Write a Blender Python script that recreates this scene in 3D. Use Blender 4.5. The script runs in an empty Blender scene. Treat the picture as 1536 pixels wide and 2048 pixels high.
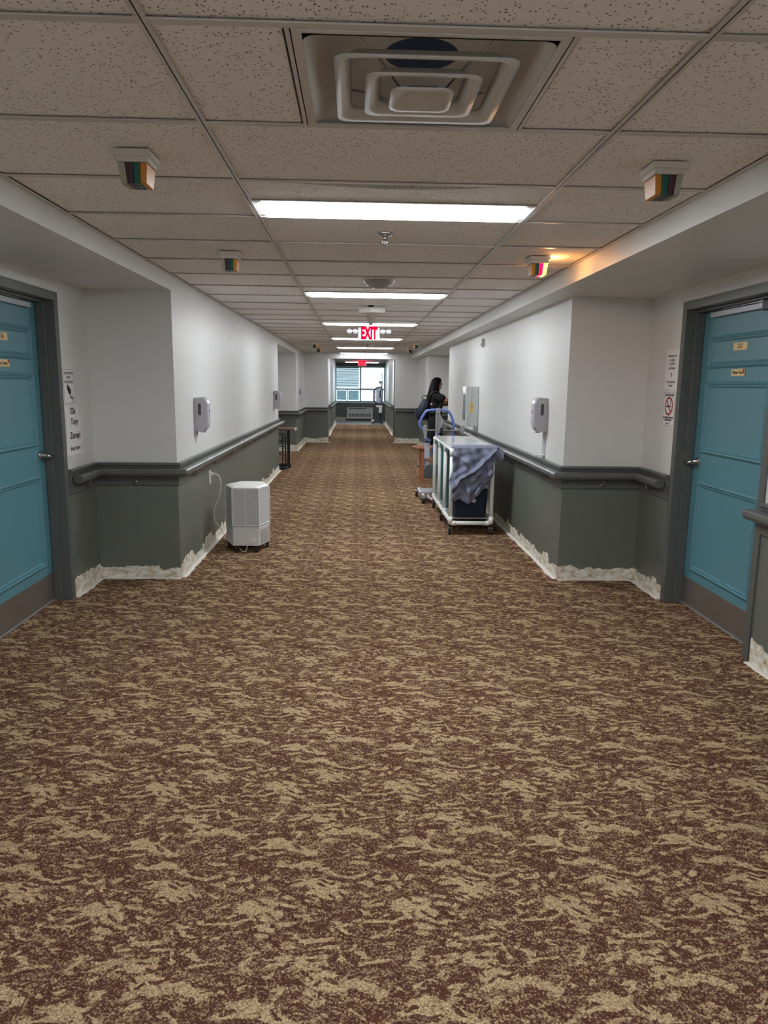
import bpy, bmesh, math, random
import numpy as np
from mathutils import Vector, Matrix
C = bpy.context.scene.collection
S = bpy.context.scene
PI = math.pi
# ---------------------------------------------------------------- camera
cd = bpy.data.cameras.new('camera'); cam = bpy.data.objects.new('camera', cd); C.objects.link(cam); S.camera = cam
R_ = Vector((0.99928846, -0.03573312, 0.01207109)); U_ = Vector((-0.00569781, 0.17335113, 0.9848436)); F_ = Vector((0.03728407, 0.98421163, -0.17302418))
M_ = Matrix((R_, U_, -F_)).transposed().to_4x4(); M_.translation = (0, 0, 1.4743); cam.matrix_world = M_
cd.sensor_fit = 'HORIZONTAL'; cd.sensor_width = 36.0; cd.lens = 36.0 * 1452.24 / 1536.0
cd.clip_start = 0.05; cd.clip_end = 200
# ---------------------------------------------------------------- world, exposure
wd = bpy.data.worlds.new('sky'); S.world = wd; wd.use_nodes = True
bg = wd.node_tree.nodes['Background']; bg.inputs[0].default_value = (0.72, 0.90, 1.0, 1); bg.inputs[1].default_value = 0.45
S.view_settings.view_transform = 'Standard'; S.view_settings.look = 'None'
S.view_settings.gamma = 1.0; S.view_settings.use_curve_mapping = False
S.view_settings.exposure = 2.15
LAMP = 9.0
# ---------------------------------------------------------------- materials
def nt(name):
    m = bpy.data.materials.new(name); m.use_nodes = True
    return m, m.node_tree, m.node_tree.nodes, m.node_tree.links, m.node_tree.nodes['Principled BSDF']
MATS = {}
def mat(name, col, rough=0.5, metal=0.0, bump=0.0, bscale=200.0, var=0.0, vscale=3.0, spec=0.5, emit=None, estr=0.0, alpha=None, trans=0.0):
    if name in MATS: return MATS[name]
    m, T, N, Lk, b = nt(name)
    b.inputs['Base Color'].default_value = (*col, 1); b.inputs['Roughness'].default_value = rough
    b.inputs['Metallic'].default_value = metal; b.inputs['Specular IOR Level'].default_value = spec
    tc = N.new('ShaderNodeTexCoord')
    nz = N.new('ShaderNodeTexNoise'); nz.inputs['Scale'].default_value = vscale; nz.inputs['Detail'].default_value = 3
    Lk.new(tc.outputs['Object'], nz.inputs['Vector'])
    mr = N.new('ShaderNodeMapRange'); mr.inputs[3].default_value = 1 - (var or 0.03); mr.inputs[4].default_value = 1 + (var or 0.03)
    Lk.new(nz.outputs[0], mr.inputs[0])
    mx = N.new('ShaderNodeVectorMath'); mx.operation = 'SCALE'; mx.inputs[0].default_value = col
    Lk.new(mr.outputs[0], mx.inputs['Scale']); Lk.new(mx.outputs[0], b.inputs['Base Color'])
    if bump:
        n2 = N.new('ShaderNodeTexNoise'); n2.inputs['Scale'].default_value = bscale; n2.inputs['Detail'].default_value = 2
        Lk.new(tc.outputs['Object'], n2.inputs['Vector'])
        bp = N.new('ShaderNodeBump'); bp.inputs['Strength'].default_value = bump; bp.inputs['Distance'].default_value = 0.002
        Lk.new(n2.outputs[0], bp.inputs['Height']); Lk.new(bp.outputs[0], b.inputs['Normal'])
    if emit: b.inputs['Emission Color'].default_value = (*emit, 1); b.inputs['Emission Strength'].default_value = estr
    if trans: b.inputs['Transmission Weight'].default_value = trans
    if alpha is not None: b.inputs['Alpha'].default_value = alpha
    MATS[name] = m; return m
WHITE = mat('white wall paint', (0.72, 0.73, 0.715), 0.42, bump=0.06, bscale=90)
SOFF = mat('soffit paint', (0.70, 0.70, 0.68), 0.6, bump=0.06, bscale=90)
GREY = mat('grey wall paint', (0.155, 0.17, 0.145), 0.42, bump=0.08, bscale=90)
RAILG = mat('grey rail paint', (0.125, 0.13, 0.122), 0.33, bump=0.04, bscale=60)
FRAMEG = mat('grey frame paint', (0.12, 0.128, 0.12), 0.36, bump=0.04, bscale=60)
TEAL = mat('teal door paint', (0.11, 0.285, 0.345), 0.38, bump=0.05, bscale=50)
GRID = mat('ceiling grid enamel', (0.62, 0.60, 0.57), 0.35)
ENAM = mat('white enamel', (0.62, 0.61, 0.59), 0.3)
OFFW = mat('off-white plastic', (0.62, 0.60, 0.55), 0.4)
PLAS = mat('grey white plastic', (0.70, 0.71, 0.70), 0.35)
DISPG = mat('dispenser light grey plastic', (0.46, 0.46, 0.50), 0.35)
BLACK = mat('black plastic', (0.012, 0.012, 0.014), 0.4)
RUB = mat('black rubber', (0.02, 0.02, 0.02), 0.7)
STEEL = mat('brushed steel', (0.55, 0.56, 0.57), 0.28, 1.0)
CHROME = mat('chrome', (0.50, 0.51, 0.53), 0.15, 1.0)
KICK = mat('brushed kick plate metal', (0.36, 0.33, 0.31), 0.36, 0.75, bump=0.2, bscale=300, var=0.15)
CLOSER = mat('silver closer paint', (0.42, 0.44, 0.47), 0.35, 0.4)
PAPER = mat('white paper', (0.84, 0.84, 0.83), 0.7)
INK = mat('black ink', (0.015, 0.015, 0.015), 0.7)
INKG = mat('grey ink', (0.10, 0.10, 0.10), 0.7)
REDINK = mat('red ink', (0.42, 0.02, 0.05), 0.6)
BRASS = mat('gold plate', (0.78, 0.60, 0.30), 0.45, 0.15)
PVC = mat('cream white pipe', (0.88, 0.89, 0.85), 0.28)
DUCT = mat('dark duct interior', (0.015, 0.05, 0.13), 0.6)
NAVY = mat('navy cloth', (0.012, 0.022, 0.045), 0.85, bump=0.5, bscale=900)
TEALC = mat('teal mesh cloth', (0.01, 0.17, 0.19), 0.8, bump=0.6, bscale=1200)
GARM = mat('slate blue cloth', (0.20, 0.22, 0.31), 0.8, bump=0.35, bscale=700, var=0.1, vscale=8)
GARMD = mat('cloth hem pale', (0.34, 0.35, 0.42), 0.8)
BLUE = mat('blue padded handle', (0.17, 0.25, 0.70), 0.4)
LGREY = mat('light grey painted metal', (0.42, 0.43, 0.45), 0.35, 0.2)
WOOD = mat('reddish wood', (0.36, 0.13, 0.055), 0.4, var=0.2, vscale=14)
BWOOD = mat('brown laminate', (0.23, 0.10, 0.07), 0.35, var=0.15, vscale=14)
SKIN = mat('skin', (0.42, 0.20, 0.15), 0.55)
HAIR = mat('black hair', (0.004, 0.003, 0.003), 0.55, spec=0.15)
SCRUB = mat('black cotton', (0.006, 0.006, 0.008), 0.9)
SHOE = mat('pale sneaker fabric', (0.45, 0.44, 0.44), 0.7)
GLASS = mat('window glass', (0.9, 0.97, 1.0), 0.02, trans=1.0, spec=0.3); GLASS.node_tree.nodes['Principled BSDF'].inputs['IOR'].default_value = 1.02
WFR = mat('pale window frame', (0.72, 0.82, 0.84), 0.4)
BLIND = mat('pale blue blind slat', (0.20, 0.36, 0.46), 0.5)
LIDM = mat('clear frosted lid', (0.88, 0.92, 0.91), 0.10, trans=0.12)
REDL = mat('red sign letters', (0.03, 0.0, 0.001), 1.0, spec=0.0, emit=(1, 0.0, 0.04), estr=0.21)
DIM = mat('dim diffuser lens', (0.9, 0.9, 0.9), 0.5, emit=(0.95, 0.985, 1.03), estr=LAMP * .3)
LENS = mat('lit diffuser lens', (0.9, 0.9, 0.9), 0.5, emit=(0.95, 0.985, 1.03), estr=LAMP)

def tile_mat():
    m, T, N, Lk, b = nt('fissured mineral tile')
    tc = N.new('ShaderNodeTexCoord'); b.inputs['Roughness'].default_value = 0.95; b.inputs['Specular IOR Level'].default_value = 0.2
    oi = N.new('ShaderNodeObjectInfo'); ad = N.new('ShaderNodeVectorMath'); ad.operation = 'ADD'
    sc = N.new('ShaderNodeVectorMath'); sc.operation = 'SCALE'; sc.inputs[0].default_value = (7.3, 3.1, 1.7)
    Lk.new(oi.outputs['Random'], sc.inputs['Scale']); Lk.new(tc.outputs['Object'], ad.inputs[0]); Lk.new(sc.outputs[0], ad.inputs[1])
    mp = N.new('ShaderNodeMapping'); mp.inputs['Scale'].default_value = (1.0, 1.0, 1.0); Lk.new(ad.outputs[0], mp.inputs[0])
    nz = N.new('ShaderNodeTexNoise'); nz.inputs['Scale'].default_value = 26; nz.inputs['Detail'].default_value = 2
    Lk.new(mp.outputs[0], nz.inputs['Vector'])
    wp = N.new('ShaderNodeVectorMath'); wp.operation = 'SCALE'; wp.inputs['Scale'].default_value = 0.02
    Lk.new(nz.outputs['Color'], wp.inputs[0]); a2 = N.new('ShaderNodeVectorMath'); a2.operation = 'ADD'
    Lk.new(mp.outputs[0], a2.inputs[0]); Lk.new(wp.outputs[0], a2.inputs[1])
    v = N.new('ShaderNodeTexVoronoi'); v.inputs['Scale'].default_value = 105; Lk.new(a2.outputs[0], v.inputs['Vector'])
    # only some cells carry a pit, pit size by cell
    sp = N.new('ShaderNodeSeparateColor'); Lk.new(v.outputs['Color'], sp.inputs[0])
    n3 = N.new('ShaderNodeTexNoise'); n3.inputs['Scale'].default_value = 5; Lk.new(ad.outputs[0], n3.inputs['Vector'])
    th = N.new('ShaderNodeMath'); th.operation = 'MULTIPLY_ADD'; Lk.new(n3.outputs[0], th.inputs[0]); th.inputs[1].default_value = -0.9; th.inputs[2].default_value = 1.02
    g = N.new('ShaderNodeMath'); g.operation = 'GREATER_THAN'; Lk.new(sp.outputs[0], g.inputs[0]); Lk.new(th.outputs[0], g.inputs[1])
    r = N.new('ShaderNodeMapRange'); r.inputs[1].default_value = 0.36; r.inputs[2].default_value = 0.16; r.inputs[3].default_value = 0; r.inputs[4].default_value = 1
    Lk.new(v.outputs['Distance'], r.inputs[0])
    pit = N.new('ShaderNodeMath'); pit.operation = 'MULTIPLY'; Lk.new(g.outputs[0], pit.inputs[0]); Lk.new(r.outputs[0], pit.inputs[1])
    mx = N.new('ShaderNodeMix'); mx.data_type = 'RGBA'; mx.inputs[6].default_value = (0.90, 0.885, 0.87, 1); mx.inputs[7].default_value = (0.15, 0.135, 0.12, 1)
    Lk.new(pit.outputs[0], mx.inputs[0]); Lk.new(mx.outputs[2], b.inputs['Base Color'])
    nf = N.new('ShaderNodeTexNoise'); nf.inputs['Scale'].default_value = 220; nf.inputs['Detail'].default_value = 3; Lk.new(ad.outputs[0], nf.inputs['Vector'])
    hh = N.new('ShaderNodeMath'); hh.operation = 'MULTIPLY_ADD'; hh.inputs[1].default_value = -2.2; Lk.new(pit.outputs[0], hh.inputs[0]); Lk.new(nf.outputs[0], hh.inputs[2])
    bp = N.new('ShaderNodeBump'); bp.inputs['Strength'].default_value = 0.5; bp.inputs['Distance'].default_value = 0.0015
    Lk.new(hh.outputs[0], bp.inputs['Height']); Lk.new(bp.outputs[0], b.inputs['Normal'])
    return m
TILE = tile_mat()
PX, PY, OX, OY = 0.4385, 0.6365, -0.04, 1.659
CL = [(0.059, 0.554, 0.05, 0.017, -0.464), (0.092, 0.627, 0.051, 0.007, 0.174), (0.054, 0.017, 0.019, 0.016, -0.088), (0.2, 0.555, 0.016, 0.008, 0.858), (0.107, 0.528, 0.017, 0.013, 0.363), (0.228, 0.5, 0.062, 0.021, 0.062), (0.196, 0.471, 0.063, 0.011, 0.026), (0.108, 0.434, 0.025, 0.006, 0.514), (0.153, 0.417, 0.009, 0.012, 0.0), (0.227, 0.439, 0.035, 0.006, 0.241), (0.27, 0.386, 0.034, 0.027, 0.178), (0.196, 0.612, 0.022, 0.006, -0.257), (0.204, 0.318, 0.018, 0.009, 0.849), (0.144, 0.309, 0.018, 0.007, 0.571), (0.172, 0.29, 0.008, 0.009, 0.588), (0.107, 0.32, 0.015, 0.01, -0.651), (0.312, 0.3, 0.028, 0.018, 0.119), (0.283, 0.629, 0.043, 0.007, 0.383), (0.369, 0.625, 0.047, 0.022, -0.081), (0.414, 0.565, 0.062, 0.032, -0.225), (0.366, 0.538, 0.015, 0.012, -0.219), (0.294, 0.548, 0.024, 0.007, 0.25), (0.296, 0.462, 0.048, 0.018, -0.479), (0.339, 0.439, 0.023, 0.013, -0.142), (0.043, 0.42, 0.038, 0.006, -0.16), (0.327, 0.383, 0.046, 0.02, -0.012), (0.379, 0.359, 0.027, 0.007, -0.899), (0.428, 0.33, 0.033, 0.006, -0.301), (0.045, 0.326, 0.037, 0.01, 0.252), (0.383, 0.294, 0.057, 0.025, -0.126), (0.07, 0.297, 0.026, 0.01, -0.127), (0.052, 0.39, 0.036, 0.009, -0.091), (0.005, 0.006, 0.016, 0.01, -0.735), (0.389, 0.504, 0.023, 0.01, 0.367), (0.201, 0.204, 0.059, 0.031, 0.075), (0.243, 0.164, 0.035, 0.025, 0.063), (0.192, 0.156, 0.018, 0.007, -0.807), (0.274, 0.129, 0.027, 0.006, -0.335), (0.231, 0.115, 0.031, 0.014, -0.271), (0.226, 0.089, 0.022, 0.009, -0.257), (0.29, 0.202, 0.027, 0.007, -0.25), (0.28, 0.238, 0.037, 0.008, -0.35), (0.327, 0.157, 0.031, 0.007, -0.464), (0.33, 0.075, 0.026, 0.006, -0.8), (0.373, 0.068, 0.028, 0.007, 0.297), (0.308, 0.046, 0.026, 0.007, 0.062), (0.142, 0.271, 0.015, 0.009, 0.76), (0.175, 0.28, 0.01, 0.009, 1.012), (0.294, 0.01, 0.025, 0.006, 0.24), (0.372, 0.012, 0.046, 0.012, 0.036), (0.395, 0.247, 0.069, 0.024, 0.064), (0.357, 0.224, 0.026, 0.009, -0.021), (0.082, 0.166, 0.021, 0.006, 0.233), (0.1, 0.134, 0.038, 0.005, 0.058), (0.008, 0.123, 0.02, 0.006, 0.197), (0.039, 0.078, 0.021, 0.009, 0.322), (0.401, 0.072, 0.027, 0.008, 0.245), (0.409, 0.045, 0.031, 0.006, 0.07), (0.004, 0.023, 0.028, 0.004, -1.212), (0.065, 0.014, 0.019, 0.007, -0.684), (0.103, 0.081, 0.016, 0.007, 0.4), (0.133, 0.048, 0.019, 0.009, -0.259), (0.097, 0.206, 0.028, 0.011, -0.02), (0.052, 0.142, 0.009, 0.007, 0.519), (0.086, 0.286, 0.011, 0.011, 0.487), (0.186, 0.188, 0.041, 0.022, 0.187), (0.147, 0.275, 0.016, 0.01, 0.588), (0.165, 0.144, 0.034, 0.003, 0.428), (0.16, 0.321, 0.017, 0.011, 0.597)]
CD = [(0.028, 0.009, 0.029, 0.01, -0.557), (0.094, 0.618, 0.032, 0.007, 0.187), (0.205, 0.456, 0.038, 0.009, -0.132), (0.228, 0.418, 0.022, 0.009, 0.644), (0.151, 0.522, 0.019, 0.011, -0.029), (0.166, 0.562, 0.038, 0.009, -0.991), (0.169, 0.375, 0.064, 0.023, -0.545), (0.106, 0.492, 0.015, 0.005, -0.298), (0.166, 0.438, 0.03, 0.008, -0.263), (0.214, 0.383, 0.035, 0.006, -1.058), (0.133, 0.333, 0.021, 0.007, 0.053), (0.18, 0.31, 0.029, 0.005, -1.099), (0.185, 0.488, 0.012, 0.004, -0.142), (0.292, 0.334, 0.018, 0.012, -0.031), (0.261, 0.515, 0.018, 0.01, -0.381), (0.288, 0.417, 0.029, 0.008, -0.524), (0.252, 0.298, 0.025, 0.015, -0.336), (0.127, 0.298, 0.024, 0.006, 0.184), (0.087, 0.466, 0.026, 0.02, -0.302), (0.3, 0.617, 0.02, 0.006, 0.476), (0.314, 0.57, 0.032, 0.016, -0.017), (0.254, 0.54, 0.026, 0.01, -0.785), (0.428, 0.623, 0.015, 0.011, 0.598), (0.008, 0.597, 0.015, 0.008, 0.219), (0.335, 0.415, 0.021, 0.008, -0.079), (0.399, 0.383, 0.025, 0.008, -0.94), (0.426, 0.466, 0.027, 0.008, -0.903), (0.333, 0.365, 0.01, 0.009, -0.165), (0.363, 0.341, 0.016, 0.009, -0.245), (0.304, 0.343, 0.02, 0.008, -0.862), (0.002, 0.34, 0.025, 0.007, -0.223), (0.422, 0.315, 0.031, 0.009, -0.177), (0.066, 0.317, 0.041, 0.007, 0.326), (0.031, 0.354, 0.022, 0.005, -0.149), (0.37, 0.019, 0.02, 0.006, 0.17), (0.375, 0.636, 0.021, 0.005, -0.105), (0.165, 0.167, 0.013, 0.006, 0.335), (0.179, 0.135, 0.017, 0.008, 0.597), (0.199, 0.107, 0.015, 0.008, 0.43), (0.292, 0.17, 0.041, 0.007, -0.881), (0.314, 0.12, 0.018, 0.008, -0.638), (0.252, 0.124, 0.008, 0.005, -0.552), (0.283, 0.223, 0.01, 0.005, -0.412), (0.127, 0.292, 0.022, 0.006, 0.149), (0.161, 0.272, 0.021, 0.003, -0.975), (0.229, 0.244, 0.02, 0.005, -0.245), (0.306, 0.243, 0.027, 0.007, -0.464), (0.341, 0.206, 0.029, 0.008, -0.43), (0.269, 0.056, 0.026, 0.007, -0.923), (0.26, 0.02, 0.021, 0.011, 0.314), (0.379, 0.033, 0.019, 0.005, 0.114), (0.194, 0.083, 0.012, 0.004, -0.136), (0.282, 0.081, 0.036, 0.009, -0.389), (0.353, 0.2, 0.025, 0.007, -0.483), (0.006, 0.21, 0.021, 0.008, 0.026), (0.049, 0.203, 0.018, 0.008, 0.124), (0.042, 0.166, 0.025, 0.008, -0.376), (0.086, 0.149, 0.021, 0.006, 0.187), (0.11, 0.181, 0.018, 0.005, 0.121), (0.012, 0.145, 0.01, 0.005, 0.231), (0.107, 0.113, 0.035, 0.008, -0.111), (0.413, 0.056, 0.025, 0.003, 0.022), (0.034, 0.014, 0.026, 0.01, -0.444), (0.426, 0.006, 0.018, 0.01, 0.915), (0.049, 0.056, 0.028, 0.004, -0.02), (0.079, 0.033, 0.033, 0.006, -0.634), (0.375, 0.106, 0.013, 0.008, -0.6), (0.434, 0.101, 0.013, 0.005, -0.668), (0.036, 0.102, 0.015, 0.005, 0.333), (0.08, 0.07, 0.016, 0.006, -0.494), (0.05, 0.278, 0.016, 0.009, 0.343), (0.37, 0.129, 0.017, 0.007, -0.261), (0.15, 0.155, 0.032, 0.01, 0.333), (0.173, 0.125, 0.033, 0.012, 0.486), (0.115, 0.186, 0.024, 0.007, 0.211)]
def carpet_mat():
    m, T, N, Lk, b = nt('leaf patterned loop carpet')
    b.inputs['Roughness'].default_value = 0.95; b.inputs['Specular IOR Level'].default_value = 0.15
    def math_(op, a, c, d=None):
        k = N.new('ShaderNodeMath'); k.operation = op
        for i, q in enumerate((a, c, d)):
            if q is None: continue
            if isinstance(q, (int, float)): k.inputs[i].default_value = q
            else: Lk.new(q, k.inputs[i])
        return k.outputs[0]
    def ramp(v, a, c, d=0.0, e=1.0):
        q = N.new('ShaderNodeMapRange'); Lk.new(v, q.inputs[0])
        for i, k in enumerate((a, c, d, e)): q.inputs[i + 1].default_value = k
        return q.outputs[0]
    tc = N.new('ShaderNodeTexCoord')
    nz = N.new('ShaderNodeTexNoise'); nz.inputs['Scale'].default_value = 48; nz.inputs['Detail'].default_value = 1.5; Lk.new(tc.outputs['Object'], nz.inputs['Vector'])
    s1 = N.new('ShaderNodeVectorMath'); s1.operation = 'MULTIPLY_ADD'; Lk.new(nz.outputs['Color'], s1.inputs[0]); s1.inputs[1].default_value = (0.0095, 0.0115, 0); s1.inputs[2].default_value = (-0.0048 - OX, -0.0058 - OY, 0)
    p0 = N.new('ShaderNodeVectorMath'); p0.operation = 'ADD'; Lk.new(tc.outputs['Object'], p0.inputs[0]); Lk.new(s1.outputs[0], p0.inputs[1])
    wr = N.new('ShaderNodeVectorMath'); wr.operation = 'WRAP'; Lk.new(p0.outputs[0], wr.inputs[0]); wr.inputs[1].default_value = (PX, PY, 1); wr.inputs[2].default_value = (0, 0, -1)
    # the repeat: every leaf is an ellipse, near an edge of the repeat it is entered on both sides
    def spread(lst):
        out = []
        for x, y, a, w, an in lst:
            w = max(w, 0.0055); ex = math.hypot(a * math.cos(an), w * math.sin(an)) * 1.15; ey = math.hypot(a * math.sin(an), w * math.cos(an)) * 1.15
            for i in (-1, 0, 1):
                for j in (-1, 0, 1):
                    X, Y = x + i * PX, y + j * PY
                    if X + ex > 0 and X - ex < PX and Y + ey > 0 and Y - ey < PY: out.append((X, Y, a, w, an))
        return out
    P = wr.outputs[0]
    def nearest(lst, P):
        cur = None
        for k, (x, y, a, w, an) in enumerate(lst):
            mp = N.new('ShaderNodeMapping'); mp.vector_type = 'TEXTURE'; Lk.new(P, mp.inputs[0])
            mp.inputs['Location'].default_value = (x, y, 0); mp.inputs['Rotation'].default_value = (0, 0, an); mp.inputs['Scale'].default_value = (a, w, 1)
            le = N.new('ShaderNodeVectorMath'); le.operation = 'LENGTH'; Lk.new(mp.outputs[0], le.inputs[0])
            cur = le.outputs['Value'] if cur is None else math_('MINIMUM', cur, le.outputs['Value'])
            if k % 25 == 24 or k == len(lst) - 1:      # keeps the shader evaluation in batches
                ch = N.new('ShaderNodeVectorMath'); ch.operation = 'MULTIPLY_ADD'; Lk.new(cur, ch.inputs[0]); ch.inputs[1].default_value = (1e-7, 1e-7, 0); Lk.new(P, ch.inputs[2]); P = ch.outputs[0]
        return cur, P
    sliv = None
    for an, off in ((.42, 0), (-.5, 7)):
        mp = N.new('ShaderNodeMapping'); Lk.new(p0.outputs[0], mp.inputs[0]); mp.inputs['Rotation'].default_value = (0, 0, an); mp.inputs['Scale'].default_value = (17, 58, 1); mp.inputs['Location'].default_value = (off, off, 0)
        n4 = N.new('ShaderNodeTexNoise'); n4.noise_dimensions = '2D'; n4.inputs['Scale'].default_value = 1; n4.inputs['Detail'].default_value = 1; Lk.new(mp.outputs[0], n4.inputs['Vector'])
        sliv = n4.outputs[0] if sliv is None else math_('MAXIMUM', sliv, n4.outputs[0])
    basev = ramp(sliv, 0.55, 0.64, 0.15, 0.40)
    v = N.new('ShaderNodeTexVoronoi'); v.inputs['Scale'].default_value = 215; v.inputs['Randomness'].default_value = 0.55; Lk.new(tc.outputs['Object'], v.inputs['Vector'])
    sp = N.new('ShaderNodeSeparateColor'); Lk.new(v.outputs['Color'], sp.inputs[0])
    rnd_ = ramp(sp.outputs[0], 0, 1, -0.34, 0.34); weave = ramp(v.outputs['Distance'], 0.12, 0.72, 1.0, 0.42); ligt = ramp(sliv, 0.45, 0.52, 0.78, 1.0)
    rc = random.Random(5); XL = list(CL); XD = list(CD)
    for k in range(60): XL.append((rc.random() * PX, rc.random() * PY, rc.uniform(.014, .030), rc.uniform(.0045, .0075), rc.choice((-1, 1)) * rc.uniform(.1, .9)))
    for k in range(75): XD.append((rc.random() * PX, rc.random() * PY, rc.uniform(.014, .028), rc.uniform(.0035, .006), rc.choice((-1, 1)) * rc.uniform(.1, .9)))
    XL = spread(XL); XD = spread(XD); ext = lambda e: math.hypot(e[2] * math.sin(e[4]), e[3] * math.cos(e[4])) * 1.15
    NBAND = 8; cur_sh = None; sx_ = N.new('ShaderNodeSeparateXYZ'); Lk.new(P, sx_.inputs[0])
    bp = N.new('ShaderNodeBump'); bp.invert = True; bp.inputs['Strength'].default_value = 0.5; bp.inputs['Distance'].default_value = 0.002
    Lk.new(v.outputs['Distance'], bp.inputs['Height'])
    for k in range(NBAND):          # bands of the repeat, each knowing only its own leaves
        lo, hi = PY * k / NBAND, PY * (k + 1) / NBAND; pick = lambda L_: [e for e in L_ if e[1] + ext(e) > lo and e[1] - ext(e) < hi]
        lr, Pk = nearest(pick(XL), P); dr, Pk = nearest(pick(XD), Pk)
        lt = math_('MULTIPLY', ramp(lr, 1.12, 0.88), ligt); dk = ramp(dr, 1.12, 0.86)
        dens = math_('MULTIPLY', math_('MAXIMUM', basev, math_('MULTIPLY', lt, 0.76)), math_('MULTIPLY_ADD', dk, -0.85, 1.0))
        mx = N.new('ShaderNodeMix'); mx.data_type = 'RGBA'; Lk.new(ramp(math_('ADD', dens, rnd_), 0.12, 0.80), mx.inputs[0])
        mx.inputs[6].default_value = (0.150, 0.061, 0.043, 1); mx.inputs[7].default_value = (0.76, 0.55, 0.32, 1)
        sc = N.new('ShaderNodeVectorMath'); sc.operation = 'SCALE'; Lk.new(mx.outputs[2], sc.inputs[0]); Lk.new(weave, sc.inputs['Scale'])
        df = N.new('ShaderNodeBsdfDiffuse'); Lk.new(sc.outputs[0], df.inputs[0]); Lk.new(bp.outputs[0], df.inputs['Normal'])
        if cur_sh is None: cur_sh = df.outputs[0]
        else:
            ms = N.new('ShaderNodeMixShader'); Lk.new(math_('GREATER_THAN', sx_.outputs[1], lo), ms.inputs[0]); Lk.new(cur_sh, ms.inputs[1]); Lk.new(df.outputs[0], ms.inputs[2]); cur_sh = ms.outputs[0]
    Lk.new(cur_sh, N['Material Output'].inputs['Surface'])
    return m
CARPET = carpet_mat()
def torn_mat():
    m, T, N, Lk, b = nt('torn drywall paper and old wallpaper')
    tc = N.new('ShaderNodeTexCoord'); b.inputs['Roughness'].default_value = 0.85
    n1 = N.new('ShaderNodeTexNoise'); n1.inputs['Scale'].default_value = 14; n1.inputs['Detail'].default_value = 6; n1.inputs['Roughness'].default_value = 0.7
    mp = N.new('ShaderNodeMapping'); mp.inputs['Scale'].default_value = (1, 1, 1.9); Lk.new(tc.outputs['Object'], mp.inputs[0]); Lk.new(mp.outputs[0], n1.inputs['Vector'])
    cr = N.new('ShaderNodeValToRGB'); Lk.new(n1.outputs[0], cr.inputs[0]); e = cr.color_ramp.elements
    e[0].position = 0.36; e[0].color = (0.34, 0.23, 0.13, 1); e[1].position = 0.40; e[1].color = (0.66, 0.56, 0.40, 1)
    x = e.new(0.50); x.color = (0.74, 0.68, 0.54, 1); x = e.new(0.53); x.color = (0.86, 0.84, 0.75, 1); x = e.new(0.70); x.color = (0.90, 0.89, 0.84, 1)
    Lk.new(cr.outputs[0], b.inputs['Base Color'])
    bp = N.new('ShaderNodeBump'); bp.inputs['Strength'].default_value = 0.7; bp.inputs['Distance'].default_value = 0.004
    Lk.new(n1.outputs[0], bp.inputs['Height']); Lk.new(bp.outputs[0], b.inputs['Normal'])
    return m
TORN = torn_mat()
STRIP = mat('pale adhesive edge', (0.80, 0.77, 0.71), 0.8, bump=0.5, bscale=80, var=0.15, vscale=12)
def perf_mat():
    m, T, N, Lk, b = nt('perforated white metal')
    tc = N.new('ShaderNodeTexCoord'); v = N.new('ShaderNodeTexVoronoi'); v.inputs['Scale'].default_value = 170; v.inputs['Randomness'].default_value = 0
    mp = N.new('ShaderNodeMapping'); mp.inputs['Rotation'].default_value = (0.6, 0.7, 0.6); Lk.new(tc.outputs['Object'], mp.inputs[0]); Lk.new(mp.outputs[0], v.inputs['Vector'])
    r = N.new('ShaderNodeMapRange'); r.inputs[1].default_value = 0.30; r.inputs[2].default_value = 0.42; Lk.new(v.outputs['Distance'], r.inputs[0])
    mx = N.new('ShaderNodeMix'); mx.data_type = 'RGBA'; mx.inputs[6].default_value = (0.16, 0.16, 0.17, 1); mx.inputs[7].default_value = (0.66, 0.67, 0.68, 1)
    Lk.new(r.outputs[0], mx.inputs[0]); Lk.new(mx.outputs[2], b.inputs['Base Color']); b.inputs['Roughness'].default_value = 0.4
    return m
PERF = perf_mat()
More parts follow.
